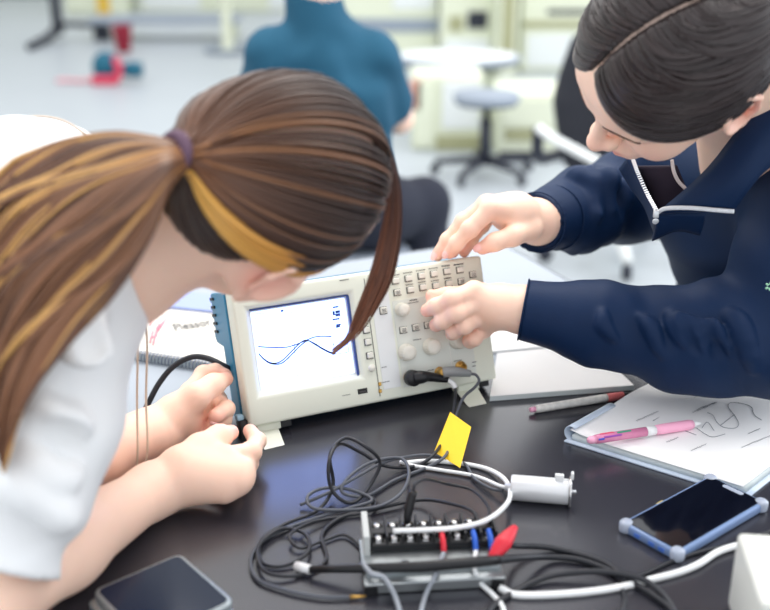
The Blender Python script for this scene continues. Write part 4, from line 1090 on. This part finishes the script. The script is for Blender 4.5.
# her left hand on the vertical knob
mcB = PP((474, 291, 1.166), (477, 303, 1.164), (481, 316, 1.168), (484, 329, 1.178))
palB = P(500, 306, 1.168)
b.cap(wL, palB, .0245, .0245, .02)
for q, r_ in zip(mcB, (.0128, .0132, .0125, .0112)): b.cap(palB, q, .020, r_, .012)
b1 = PP((474, 291, 1.166), (452, 299, 1.150), (437, 306, 1.157), (427, 310.5, 1.168)); finger(b, b1, [.0112, .0102, .0092, .0080], tipsR)
b2 = PP((477, 303, 1.164), (456, 313, 1.146), (443, 320.5, 1.152), (436, 325, 1.166)); finger(b, b2, [.0114, .0106, .0094, .0084], tipsR)
b3 = PP((481, 316, 1.168), (464, 325.5, 1.152), (454, 331, 1.160), (452, 334, 1.174)); finger(b, b3, [.0108, .0100, .0090, .0080], tipsR)
b4 = PP((484, 329, 1.178), (474, 338.5, 1.168), (470, 341, 1.176), (471, 341, 1.188)); finger(b, b4, [.0098, .0088, .0080, .0072], tipsR)
bt = PP((500, 298, 1.196), (475, 293, 1.198), (448, 297, 1.186), (432, 296, 1.180)); b.chain([palB]+bt, [.018, .0155, .0125, .0105, .0080], .010); tipsR.append((bt[-1], .014, .6))
skinR = b; body = b.build('body', M_skin, wr, skin_tint(HR, tipsR))
cv = lambda p: (A([0, 0, HC])-p)/np.linalg.norm(A([0, 0, HC])-p)
nail(body, at[-1], at[-2], cv(at[-1])+A([0, 0, .5]), .0090); nail(body, a1[-1], a1[-2], cv(a1[-1])+A([-.3, 0, .5]), .0080); nail(body, a2[-1], a2[-2], cv(a2[-1])+A([-.4, 0, .5]), .0080)
# lashes and brows
for s_ in (-1, 1):
    q = onto(skinR, spline([HR.w(.092, s_*.017, .0125), HR.w(.093, s_*.027, .0105), HR.w(.0905, s_*.037, .0110), HR.w(.083, s_*.046, .0140)], 6), .0006)
    MB().tube(q, lerp_path([.0004, .0009, .0010, .0004], 19), 6).build('eyelash', M_hairK, wr, tint=np.tile(A(srgb(52, 40, 38)[:3]), (19*6, 1)))
    q = onto(skinR, spline([HR.w(.0985, s_*.012, .0345), HR.w(.096, s_*.026, .0405), HR.w(.0875, s_*.041, .0385), HR.w(.081, s_*.049, .032)], 6), .0004)
    MB().tube(q, lerp_path([.0010, .0020, .0016, .0005], 19), 6, flat=.5).build('eyebrow', M_hairK, wr, tint=np.tile(A(srgb(96, 72, 62)[:3]), (19*6, 1)))
# jacket
b = Blob(.0036)
ch = A([.53, 1.37, .16]); pv = A([.68, 1.70, -.16])
b.cap(sR, sL, .078, .078, .05); b.ell(ch, (.125, .15, .13), None, .06); b.chain([ch, A([.63, 1.60, .01]), pv], [.125, .135, .15], .06)
b.chain([sR, eR], [.074, .064], .03); b.chain([eR, eR*.45+wR*.55, P(535, 223, 1.292)], [.064, .052, .0385], .03)
m1 = P(690, 340, 1.135); m2 = P(600, 324, 1.15); cuL = P(522, 309.5, 1.168)
b.chain([sL, sL*.5+eL*.5, eL], [.076, .072, .066], .03); b.chain([eL, m1, m2, cuL], [.066, .060, .046, .0365], .03)
dR = (wR-eR)/np.linalg.norm(wR-eR); dL = (cuL-m2)/np.linalg.norm(cuL-m2)
b.disc(P(538, 222.5, 1.287), dR, .07); b.disc(P(523.5, 309.6, 1.168), dL, .07)
b.cap(P(538, 222.5, 1.287)+dR*.02, P(538, 222.5, 1.287)-dR*.02, .0295, .0295, .002, sub=True)
b.cap(P(523.5, 309.6, 1.168)+dL*.02, P(523.5, 309.6, 1.168)-dL*.02, .0285, .0285, .002, sub=True)
b.cap(HR.w(-.02, 0, -.03), nkR+(nkR-HR.c)*.25+A([-.02, -.03, 0]), .056, .066, .01, sub=True)
for pts, rr, sb in (((( 668, 300), (674, 322), (684, 345)), .007, 0), (((690, 304), (698, 326), (712, 352)), .009, 0), (((712, 302), (716, 325), (730, 358)), .008, 0), (((738, 304), (742, 330), (752, 366)), .009, 0),
                    (((680, 303), (688, 328), (698, 350)), .005, 1), (((702, 304), (708, 328), (721, 352)), .006, 1), (((640, 303), (646, 330), (660, 358)), .006, 0), (((604, 300), (606, 325), (616, 345)), .004, 0)):
    ridge(b, [P(x, y, 1.07) for x, y in pts], rr, .0015, .010, bool(sb))
for pts, rr, sb in ((((592, 160), (597, 184), (592, 210)), .007, 0), (((602, 156), (608, 180), (606, 212)), .006, 1), (((572, 174), (578, 196), (574, 222)), .006, 0), (((620, 158), (628, 180), (630, 205)), .007, 0)):
    ridge(b, [P(x, y, 1.36) for x, y in pts], rr, .001, .016, bool(sb))
b.disp = folds(1.0, [((.9, .1, .5), .045, 0, m1, .10, .0026), ((.8, 0, .6), .06, .6, eL, .12, .0034), ((.7, .5, .4), .055, 1, eR*.5+wR*.5, .10, .0026), ((.6, .2, -.7), .07, .2, ch+A([-.05, -.1, 0]), .16, .0034), (dL, .030, 1, m2, .05, .0010)])
b.build('jacket', M_jacket, wr)
def cuff(o, d, r0, name):
    x_ = np.cross(d, EZ); x_ /= np.linalg.norm(x_); y_ = np.cross(d, x_); m = MB()
    a = np.linspace(0, 2*PI, 33)
    for s_, rr in ((.0, r0), (.044, r0*1.10)):
        m.tube(A([o-d*s_+rr*(math.cos(t)*x_+math.sin(t)*y_) for t in a]), .0011, 6)
    m.build(name, M_jacket, wr)
cuff(P(523.5, 309.6, 1.168), dL, .0372, 'cuff_seam'); cuff(P(538, 222.5, 1.287), dR, .0390, 'cuff_seam')
# sheets of cloth: collar flaps
def sheet(name, pts_a, pts_b, mt, parent, th=.003, n=16, bow=0.0):
    a = lerp_path(spline(pts_a, 6), n); c = lerp_path(spline(pts_b, 6), n); V = []; F = []; k = 8
    for i in range(n):
        for j in range(k):
            t = j/(k-1); p = a[i]*(1-t)+c[i]*t+A([0, -1, .4])*bow*math.sin(PI*t); V.append(p)
    for i in range(n-1):
        for j in range(k-1): F.append((i*k+j, i*k+j+1, (i+1)*k+j+1, (i+1)*k+j))
    o_ = obj(name, V, F, mt, parent); s_ = o_.modifiers.new('thickness', 'SOLIDIFY'); s_.thickness = th; s_.offset = 0; return o_
colr = sheet('collar', PP((806, 62, 1.13), (768, 96, 1.115), (740, 128, 1.10), (705, 172, 1.095), (657, 214, 1.115)), PP((850, 150, 1.10), (800, 152, 1.085), (768, 168, 1.07), (748, 190, 1.065), (733, 211, 1.075)), M_jacket, wr, .004, bow=.012)
sheet('collar_side', PP((628, 158, 1.20), (636, 172, 1.185), (648, 196, 1.15), (657, 214, 1.12)), PP((620, 168, 1.26), (632, 188, 1.25), (645, 206, 1.22), (655, 232, 1.19)), M_jacket, wr, .004)
sheet('front_flap', PP((657, 214, 1.118), (680, 213, 1.105), (705, 213, 1.10)), PP((652, 240, 1.16), (676, 230, 1.14), (700, 234, 1.135)), M_jacket, wr, .004, bow=.004)
M_zip = mat('zip_metal', (214, 218, 222), .3, metal=.6)
zl = spline(PP((632, 158, 1.19), (637, 172, 1.175), (647, 194, 1.145), (657, 212, 1.11)), 40); m = MB()
for i in range(0, len(zl)-1, 4):
    d = zl[i+1]-zl[i]; d /= np.linalg.norm(d); x_ = np.cross(d, A([0, 1., 0])); x_ /= np.linalg.norm(x_)
    m.box(zl[i]+A([0, -.004, 0]), (.0042, .002, .0016), [x_, np.cross(x_, d), d])
m.build('zip_teeth', M_zip, wr, smooth=False)
zb = spline(PP((657, 213, 1.108), (666, 208.5, 1.095), (690, 208, 1.08), (715, 210, 1.07), (734, 211.5, 1.066)), 10)
MB().tube(zb, .0024, 8).build('zip_edge', mat('zip_tape_white', (216, 220, 224), .5, noise=.25, nscale=500), wr)
m = MB(); q = P(656, 214, 1.102); m.box(q, (.006, .004, .008)); m.lathe(q+A([0, -.001, -.008]), A([0, 1., .2]), [(.003, -.001), (.004, 0), (.003, .001)], 12); m.build('zip_slider', M_zip, wr, bevel=.001)
# dark undershirt with pale neck piping
sheet('undershirt', PP((676, 166, 1.135), (682, 180, 1.14), (690, 196, 1.15)), PP((636, 166, 1.21), (648, 190, 1.19), (660, 214, 1.16)), mat('dark_maroon_knit', (38, 28, 44), .9), wr, .003)
MB().tube(spline(PP((672, 160, 1.125), (674, 172, 1.126), (679, 182, 1.13), (688, 191, 1.13)), 6), .0020, 8).build('neck_piping', mat('pale_piping', (220, 208, 204), .7), wr)
q = P(768, 285, 1.055)
m = MB()
for k in range(5):
    a = k*1.256; m.box(q+A([math.cos(a)*.003, -.004, math.sin(a)*.0035]), (.0032, .0012, .0022), [A([math.cos(a), 0, math.sin(a)]), A([0, 1, 0]), A([-math.sin(a), 0, math.cos(a)])])
m.build('embroidery', mat('mint_thread', (170, 226, 190), .7), wr)
# trousers and shoes
b = Blob(.008)
for s_ in (-1, 1):
    hp = pv+A([.07*s_*.9, .03*s_, -.05]); kn = hp+A([-.12, -.34, -.08]); ft = kn+A([.02, .04, -.40]); ft[2] = -.68
    b.chain([hp, kn, ft], [.095, .066, .05], .03)
    bs = Blob(.006); bs.ell(A([ft[0]-.03, ft[1]-.05, -.75+.032]), (.048, .125, .046), None, 0); bs.half(A([ft[0], ft[1], -.75]), (0, 0, 1)); bs.build('shoe', M_shoe, wr)
b.ell(pv+A([0, 0, -.04]), (.17, .15, .10), None, .04); b.build('trousers', M_trouser, wr)
# her hair: parted, swept back over the ear
rng = np.random.default_rng(11)
kh = MB(); T2 = hdir((-.108, 0, .035))
def part_off(th_): return -.10+.42*np.clip((th_-math.radians(36))/math.radians(75), 0, 1.15)
tR = HR.wv(EC+T2*(ER+.010))
for side in (1, -1):
    for i in range(1300):
        v = rng.uniform(0, 1)**1.1; th_ = math.radians(30+v*113)
        d0 = A([math.cos(th_)*1.0, part_off(th_)+side*rng.uniform(.016, .05), math.sin(th_)]); d0 /= np.linalg.norm(d0)
        dn = rng.uniform(0, 1)
        d1 = (A([.95, side*1.2, -.42])*(1-v)+A([-.5, side*.9, 1.0])*v)*1.0
        d1 = d1*(1-.4*dn)+d0*.4*dn
        path, nr = strand_on_head(HR, d0, d1, T2, rng.uniform(.0095, .0125)+.0012*math.sin(v*40), 20, rng.uniform(.0, .003))
        e = tR+rng.normal(0, .006, 3); path = np.r_[path[:-2], [path[-2]*.5+e*.5], [e]]
        c = hair_col((48, 38, 37), .4, rng); add_strand(kh, path, nr, rng.uniform(.0010, .0022), .0006, c, hair_col((50, 42, 42), .4, rng))
for i in range(500):            # crown behind the parting
    d0 = A([rng.uniform(-.8, -.22), rng.uniform(-.75, .75), 1.0]); d0 /= np.linalg.norm(d0)
    path, nr = strand_on_head(HR, d0, None, T2, rng.uniform(.004, .008), 16, rng.uniform(.003, .005)); e = tR+rng.normal(0, .006, 3); path = np.r_[path[:-2], [path[-2]*.5+e*.5], [e]]
    add_strand(kh, path, nr, .0024, .0007, hair_col((44, 36, 36), .35, rng), hair_col((52, 42, 41), .35, rng))
for side in (1, -1):            # sides and nape, swept back to the gathered tail
    for i in range(500):
        q = rng.uniform(.18, 1); d0 = ring_dir(q, side)
        if .34 < q < .6: d0 = hdir(EC+d0*ER+A([.01, 0, -.012]))
        path, nr = strand_on_head(HR, d0, None, T2, rng.uniform(.003, .009), 16, rng.uniform(0, .004)); e = tR+rng.normal(0, .006, 3); path = np.r_[path[:-2], [path[-2]*.5+e*.5], [e]]
        add_strand(kh, path, nr, .0022, .0009, hair_col((44, 36, 36), .35, rng), hair_col((52, 42, 41), .35, rng))
kh.build('hair', M_hairK, wr, tinted=True)
q = []
for a in np.linspace(math.radians(33), math.radians(118), 24):
    d = A([math.cos(a), part_off(a), math.sin(a)]); d /= np.linalg.norm(d); q.append(HR.wv(EC+d*(ER-.0012)))
MB().tube(A(q), lerp_path([.002, .0052, .0052, .002], 24), 8, flat=1).build('parting', mat('scalp', (196, 172, 158), .6), wr, label='pale scalp showing along the hair parting')
bun = MB(); tdir = HR.R@A([-1, 0, -.3]); tdir /= np.linalg.norm(tdir)
MB().tube(A([tR+tdir*.004+.014*(math.cos(a)*HR.R[:, 1]+math.sin(a)*np.cross(tdir, HR.R[:, 1])) for a in np.linspace(0, 2*PI, 26)]), .005, 8).build('hair_tie', mat('brown_elastic', (150, 100, 70), .8), wr)
for i in range(120):
    o_ = rng.normal(0, .009, 3); k = rng.uniform(.7, 1)
    path = spline([tR+o_*.5, tR+tdir*.03+o_, tR+tdir*.05+A([.02, .03, -.05])+o_*1.6, tR+tdir*.05+A([.035, .05, -.05-.10*k])+o_*2], 6)
    add_strand(bun, path, np.tile(A([0.3, -1., .2]), (len(path), 1)), .003, .0013, hair_col((40, 33, 34), .3, rng), hair_col((60, 46, 40), .3, rng), (.6, 1, 1, .3))
bun.build('ponytail', M_hairK, wr, tinted=True)

# ================= person with the back turned, further off
HB = Head(P(322, -52, 2.72)+A([0, 0, .0]), (.45, .86, -.24), (-.88, .47, 0), (.11, .2, .97))
wb = thing('person', 'person in a teal polo shirt sitting with the back to the camera', 'person', (-.10, 2.78, -TZ))
b = Blob(.006); head_blob(b, HB)
nb_ = P(314, 0, 2.72); b.cap(HB.w(-.02, 0, -.02), nb_, .056, .062, .025)
qL = P(272, 54, 2.70); qR = P(374, 58, 2.74)
b.cap(qL, qR, .05, .05, .03); b.cap(nb_, (qL+qR)/2+A([0, 0, -.1]), .06, .1, .04)
eBR = P(398, 118, 2.86); hBR = P(392, 122, 3.12); b.chain([qR, eBR, hBR], [.045, .04, .027], .02); b.ell(hBR+A([0, .07, 0]), (.038, .06, .02), None, .02)
eBL = P(250, 116, 2.85); hBL = P(300, 112, 3.12); b.chain([qL, eBL, hBL], [.045, .04, .027], .02); b.ell(hBL+A([.02, .06, 0]), (.038, .06, .02), None, .02)
for hb in (hBR, hBL):
    for k in range(4): b.cap(hb+A([.012*(k-1.5), .10, .0]), hb+A([.013*(k-1.5), .17, -.02]), .009, .007, .006)
    b.cap(hb+A([-.03, .06, 0]), hb+A([-.055, .11, -.01]), .010, .008, .006)
b.build('body', M_skin, wb, skin_tint(HB, []))
pvB = A([-.10, 2.80, -.21])
b = Blob(.007)
mid = (qL+qR)/2; b.cap(qL, qR, .062, .062, .05); b.ell(mid*.6+pvB*.4+A([0, .02, 0]), (.150, .110, .27), None, .05); b.cap(mid+A([0, .02, -.1]), pvB+A([0, 0, .05]), .115, .13, .06)
b.cap(mid+A([-.075, .02, -.10]), mid+A([.06, .02, -.10]), .105, .105, .05)
b.chain([qR, qR*.3+eBR*.7], [.062, .062], .03); b.chain([qL, qL*.3+eBL*.7], [.062, .060], .03)
b.cap(nb_+A([-.01, .0, .055]), mid+A([0, 0, .0]), .066, .09, .04); b.cap(HB.w(-.02, 0, -.05), nb_+A([0, 0, .0]), .060, .060, .006, sub=True)
b.disp = folds(1.0, [((.6, .1, .8), .12, 0, mid+A([.1, -.1, -.15]), .2, .006), ((-.6, .1, .8), .12, 0, mid+A([-.1, -.1, -.15]), .2, .005)])
b.build('polo_shirt', M_polo, wb)
b = Blob(.008)
knR = P(424, 190, 2.90); anR = A([knR[0]+.01, knR[1]-.02, -.70]); knL = A([-.30, 3.15, -.22]); anL = A([-.30, 3.15, -.70])
b.chain([pvB+A([.08, 0, -.02]), knR+A([0, 0, -.04]), anR], [.10, .072, .056], .03); b.chain([pvB+A([-.08, 0, -.02]), knL, anL], [.10, .07, .055], .03); b.ell(pvB, (.18, .14, .11), None, .04)
b.build('trousers', M_trouser, wb)
for an in (anR, anL):
    bs = Blob(.008); bs.ell(A([an[0], an[1]+.05, -.75+.035]), (.05, .14, .05), None, 0); bs.half(A([0, 0, -.75]), (0, 0, 1)); bs.build('shoe', M_shoe, wb)
rng = np.random.default_rng(5); hb_ = MB()
for side in (-1, 1):
    for i in range(160):
        d0 = hdir((-.02, .0, .14)); d2 = ring_dir(rng.uniform(0, 1), side); path, nr = strand_on_head(HB, d0+rng.normal(0, .05, 3), None, d2, .006, 10, rng.uniform(.002, .006))
        add_strand(hb_, path, nr, .007, .002, hair_col((40, 34, 32), .3, rng), hair_col((40, 34, 32), .3, rng))
hb_.build('hair', M_hairK, wb, tinted=True)
# ---------------------------------------------------------------- lab behind
M_cream = mat('cream_enamel', (226, 230, 206), .5, noise=.03, nscale=6)
M_creamd = mat('olive_enamel', (168, 168, 130), .6)
M_stool = mat('grey_stool_seat', (150, 160, 172), .5)
M_dark = mat('dark_base_plastic', (40, 44, 56), .5)
M_whitep = mat('white_panel', (232, 236, 234), .5)
M_redp = mat('red_bucket', (150, 30, 52), .5)
def stool(x, y, Yf, seat_h, r_, label, arms=5, name='stool'):
    c = FL(x, y); c = A([c[0], c[1], -TZ]); t = thing(name, label, 'stool', c, None)
    MB().lathe(c+EZ*(seat_h-.05), EZ, [(r_*.9, 0), (r_, .012), (r_, .04), (r_*.93, .05), (0, .05)], 28).build('seat', M_stool, t)
    MB().lathe(c+EZ*(seat_h-.062), EZ, [(r_*.55, 0), (r_*.92, .006), (r_*.92, .014), (0, .014)], 24).build('seat_rim', M_dark, t)
    MB().lathe(c+EZ*.06, EZ, [(.03, 0), (.03, seat_h*.55), (.018, seat_h*.56), (.018, seat_h-.12)], 14).build('pole', M_dark, t)
    for k in range(arms):
        a = 2*PI*k/arms+.4; d = A([math.cos(a), math.sin(a), 0])
        MB().tube([c+EZ*.085, c+d*.14+EZ*.075, c+d*.26+EZ*.06], [.024, .02, .016], 8).build('base_arm', M_dark, t)
        MB().lathe(c+d*.26+EZ*.026-np.cross(d, EZ)*.014, np.cross(d, EZ), [(.012, 0), (.026, .004), (.026, .024), (.012, .028)], 12).build('caster', M_dark, t)
    return t
stool(484, 176, 5.25, .43, .17, 'round grey stool on a dark star base on the floor between the two women')
def cabinet(x0, x1, yb, D, Hh, name, label, cat, fronts, legs=.0, mt=None, yaw=.0):
    a = FL(x0, yb); c = FL(x1, yb); w_ = c[0]-a[0]; o = A([a[0], a[1], -TZ]); ax = [A([1, 0, 0]), A([0, 1, 0]), EZ]
    t = thing(name, label, cat, o+A([w_/2, D/2, 0]))
    MB().box(o+A([w_/2, D/2, legs+(Hh-legs)/2]), (w_, D, Hh-legs), ax).build('body', mt or M_cream, t, smooth=False, bevel=.01)
    if legs:
        for sx in (.04, w_-.04):
            for sy in (.04, D-.04): MB().box(o+A([sx, sy, legs/2]), (.06, .06, legs), ax).build('leg', mt or M_cream, t, smooth=False)
    for (nm, fx0, fx1, fz0, fz1, m_) in fronts:
        MB().box(o+A([w_*(fx0+fx1)/2, -.008, Hh*(fz0+fz1)/2]), (w_*(fx1-fx0), .016, Hh*(fz1-fz0)), ax).build(nm, m_, t, smooth=False, bevel=.004)
    return t, o, w_
cabinet(412, 482, 150, .38, .42, 'storage_cabinet', 'low cream cabinet with a white drawer front behind the round grey stool', 'cabinet', [('coral_panel', -.04, .12, .55, .95, mat('coral_panel', (226, 172, 152), .6)), ('drawer', .42, .95, .30, .92, M_whitep), ('panel', .04, .30, .05, .92, M_cream), ('plinth', .34, .98, .0, .2, M_creamd)])
cabinet(498, 566, 160, .5, .36, 'drawer_unit', 'cream drawer unit with dark plinth under the black chair back', 'cabinet', [('drawer', .05, .95, .52, .93, M_cream), ('vent_panel', .08, .70, .30, .48, M_creamd), ('plinth', 0, 1, 0, .14, M_dark)])
# grey topped work table with a rounded front
tt = FL(452, 128); tz = .50
t = thing('work_table', 'pale grey rounded work table with a dark underside behind the stool', 'table', (tt[0], tt[1]+.1, -TZ))
c = A([tt[0]+.03, tt[1]+.1, -TZ])
def oval(c, rx, ry, z, n=40): return A([c+A([rx*math.cos(a), ry*math.sin(a), z]) for a in np.linspace(0, 2*PI, n, endpoint=False)])
tzz = (P(452, 55, tt[1]+.1)[2]+TZ)
MB().prism(oval(c, .37, .30, tzz-.03), EZ*.03).build('tabletop', M_whitep, t, bevel=.006)
MB().tube(np.r_[oval(c, .375, .305, tzz-.02), oval(c, .375, .305, tzz-.02)[:2]], .022, 8).build('edge_band', M_stool, t)
MB().prism(oval(c, .365, .295, tzz-.055), EZ*.024).build('underside', M_dark, t)
for dx in (-.22, .22):
    MB().box(c+A([dx, .1, (tzz-.05)/2]), (.10, .08, tzz-.05)).build('leg', M_cream, t, smooth=False)
# tall cream machines at the rear
cabinet(340, 436, 66, .7, .95, 'lab_machine', 'long cream machine cabinet behind the seated person, its grey lid showing', 'machine', [('lid', -.02, 1.02, .30, .42, M_stool), ('panel', .04, .45, .05, .26, M_creamd), ('panel', .55, .96, .50, .92, M_whitep)])
cabinet(440, 492, 70, .6, 1.0, 'lab_machine', 'cream machine with a small dark control box, left of the pale column', 'machine', [('control_box', .50, .88, .34, .48, M_dark), ('switch', .15, .42, .32, .44, M_creamd), ('door', .08, .92, .04, .26, M_whitep)])
cabinet(496, 516, 76, .4, 1.4, 'machine_column', 'pale yellow-green machine column standing at the rear of the lab', 'machine', [('cover', .2, .8, .1, .6, M_creamd)])
cabinet(520, 640, 72, .8, .9, 'lab_machine', 'wide cream machine behind the black chair with an olive top rail', 'machine', [('rail', 0, 1, .40, .46, M_creamd), ('panel', .04, .48, .05, .34, M_whitep), ('panel', .52, .96, .05, .34, M_whitep), ('slot', .2, .8, .52, .56, M_dark)])
cabinet(655, 800, 66, .8, 1.1, 'lab_machine', 'cream machine cabinet far behind the parted black hair', 'machine', [('panel', .04, .96, .1, .8, M_whitep)])
# left: bench on dark leg, pedestal table, bin, gadget
bt = FL(165, 40)
t = thing('side_bench', 'far grey side bench on a dark splayed leg at the upper left', 'table', (bt[0], bt[1], -TZ))
zt_ = P(165, 17, bt[1])[2]
l0 = FL(54, 46); 
MB().box(A([(P(92, 20, bt[1])[0]+P(238, 20, bt[1])[0])/2, bt[1]+.1, zt_-.03]), (P(238, 20, bt[1])[0]-P(92, 20, bt[1])[0], .55, .05)).build('tabletop', M_stool, t, smooth=False, bevel=.01)
zst = FL(80, 40)
lg = A([P(57, 20, bt[1])[0], bt[1], 0])
MB().box(A([lg[0], bt[1], -TZ+.55]), (.09, .09, 1.0)).build('leg', M_dark, t, smooth=False, bevel=.01)
MB().tube([A([lg[0], bt[1], -TZ+.12]), A([lg[0]-.02, bt[1]-.3, -TZ+.06]), A([lg[0]-.05, bt[1]-.8, -TZ+.035])], [.05, .045, .035], 8).build('foot', M_dark, t)
MB().tube([A([lg[0], bt[1], -TZ+.16]), A([P(100, 20, bt[1])[0], bt[1], -TZ+.14])], .03, 8).build('stretcher', M_dark, t)
MB().box(A([P(101, 20, bt[1])[0], bt[1], (zt_-.05-TZ)/2]), (.16, .10, zt_-.05+TZ)).build('leg', M_dark, t, smooth=False, bevel=.01)
MB().box(A([P(232, 20, bt[1])[0], bt[1]+.1, (zt_-.05-TZ)/2]), (.09, .10, zt_-.05+TZ)).build('leg', M_cream, t, smooth=False, bevel=.01)
bc = FL(124, 52)
t = thing('waste_bin', 'small dark red waste bin standing under the far side bench', 'bin', (bc[0], bc[1], -TZ))
bh = P(124, 26, bc[1])[2]+TZ
MB().lathe(A([bc[0], bc[1], -TZ]), EZ, [(.06, 0), (.065, .005), (.09, bh-.01), (.094, bh), (.084, bh), (.06, .02), (0, .02)], 24).build('bucket', M_redp, t)
MB().tube(A([A([bc[0]+.094*math.cos(a), bc[1]+.094*math.sin(a), -TZ+bh]) for a in np.linspace(0, 2*PI, 28)]), .006, 6).build('rim', M_redp, t)
# teal and red gadget lying on the floor
gq = FL(118, 83); M_tealp = mat('teal_plastic', (10, 96, 120), .45); M_pinkr = mat('pinkish_red', (214, 70, 96), .5)
t = thing('power_tool', 'teal and red power tool lying on the open floor at the upper left', 'tool', (gq[0], gq[1], -TZ))
g = A([gq[0], gq[1], -TZ])
MB().ell(g+A([-.09, .04, .12]), None, (.11, .10, .12), 20, 14).build('body', M_tealp, t)
MB().tube(spline([g+A([.04, .03, .10]), g+A([.10, .02, .10]), g+A([.19, .02, .10])], 5), [.05]*4+[.062]*7, 14).build('nozzle', M_tealp, t)
MB().tube(spline([g+A([.0, -.03, .20]), g+A([.03, -.05, .12]), g+A([.01, -.06, .03])], 5), .03, 10).build('handle', M_pinkr, t)
MB().box(g+A([-.08, -.08, .035]), (.2, .08, .07)).build('base', M_pinkr, t, bevel=.015)
MB().tube(spline([g+A([-.17, -.06, .04]), g+A([-.28, -.02, .02]), g+A([-.42, .03, .018]), g+A([-.48, .0, .018])], 6), .016, 8).build('strap', mat('pale_pink_strap', (240, 176, 182), .6), t)
# round pedestal with foot ring
pc_ = FL(228, 52)
t = thing('pedestal_table', 'cream pedestal table with a dark foot ring beside the teal shirt', 'table', (pc_[0], pc_[1], -TZ))
p0_ = A([pc_[0], pc_[1], -TZ])
MB().tube(A([p0_+A([.20*math.cos(a), .20*math.sin(a), .03]) for a in np.linspace(0, 2*PI, 30)]), .022, 8).build('foot_ring', M_stool, t)
m = MB(); m.lathe(p0_+EZ*.0, EZ, [(.17, 0), (.17, .02), (.05, .04), (.045, .80), (0, .80)], 20); m.build('column', M_cream, t)
MB().lathe(p0_+EZ*.80, EZ, [(.28, 0), (.3, .01), (.3, .035), (0, .035)], 28).build('tabletop', M_whitep, t)
cabinet(66, 128, 14, .5, 1.0, 'storage_cabinet', 'distant cream cabinet with a yellow strip at the upper left edge', 'cabinet', [('strip', .52, .72, .0, .9, mat('yellow_strip', (232, 190, 70), .5)), ('door', .04, .48, .04, .9, M_cream)])
cabinet(140, 330, 12, .5, 1.0, 'storage_cabinet', 'long distant cream cupboard run behind the pedestal table', 'cabinet', [('door', .02, .32, .04, .92, M_whitep), ('door', .35, .65, .04, .92, M_cream), ('door', .68, .98, .04, .92, M_whitep)])
# stool the seated person sits on
ct = A([-.10, 2.80, -TZ]); t = thing('stool', 'round grey stool carrying the person in the teal shirt', 'stool', ct)
MB().lathe(ct+EZ*.385, EZ, [(.15, 0), (.17, .012), (.17, .03), (.15, .04), (0, .04)], 28).build('seat', M_stool, t)
MB().lathe(ct+EZ*.03, EZ, [(.025, 0), (.025, .355)], 14).build('pole', M_dark, t)
MB().lathe(ct, EZ, [(.2, 0), (.2, .015), (.04, .035), (0, .035)], 28).build('base', M_dark, t)
# office chair at the right
oc = FL(660, 268); oc = A([oc[0], oc[1], -TZ]); t = thing('office_chair', 'black office chair with a pale armrest behind the woman in navy', 'chair', oc)
cb = P(606, 104, oc[1]-.05); yw = math.radians(-25); cx_ = A([math.cos(yw), math.sin(yw), 0]); cy_ = A([-math.sin(yw), math.cos(yw), 0])
b = Blob(.012); wdt = .24
M_chair = mat('black_chair_fabric', (40, 42, 50), .8, noise=.08, nscale=60)
bc_ = A([cb[0]+.02, cb[1], cb[2]])
for sx in (-1, 1): b.chain([bc_+cx_*sx*.12-EZ*.21, bc_+cx_*sx*.15+EZ*.0, bc_+cx_*sx*.12+EZ*.20], [.045, .05, .045], .02)
b.ell(bc_, (.21, .05, .27), np.stack([cx_, cy_, EZ], 1), .04); b.build('backrest', M_chair, t)
st_ = A([bc_[0], bc_[1], -TZ+.44])-cy_*.24*-1
b = Blob(.012); b.ell(st_, (.25, .24, .06), np.stack([cx_, cy_, EZ], 1), .0); b.build('seat', M_chair, t)
MB().lathe(A([st_[0], st_[1], -TZ+.09]), EZ, [(.035, 0), (.035, .2), (.022, .21), (.022, .33)], 14).build('pole', M_dark, t)
ar = [P(538, 128, oc[1]-.25), P(556, 140, oc[1]-.3), P(590, 158, oc[1]-.38), P(612, 170, oc[1]-.45)]
MB().tube(spline(ar, 6), .021, 10, flat=.8).build('armrest', M_whitep, t)
MB().tube(spline([ar[0], ar[0]+A([.02, .05, -.12]), st_+cx_*-.22+EZ*-.03], 6), .02, 8).build('arm_bracket', M_dark, t)
for k in range(5):
    a = 2*PI*k/5+.9; d = A([math.cos(a), math.sin(a), 0]); c0_ = A([st_[0], st_[1], -TZ])
    MB().tube([c0_+EZ*.11, c0_+d*.16+EZ*.10, c0_+d*.30+EZ*.07], [.03, .026, .02], 8).build('base_arm', M_whitep, t)
    MB().lathe(c0_+d*.30+EZ*.03-np.cross(d, EZ)*.018, np.cross(d, EZ), [(.014, 0), (.03, .004), (.03, .030), (.014, .036)], 12).build('caster', M_dark, t)
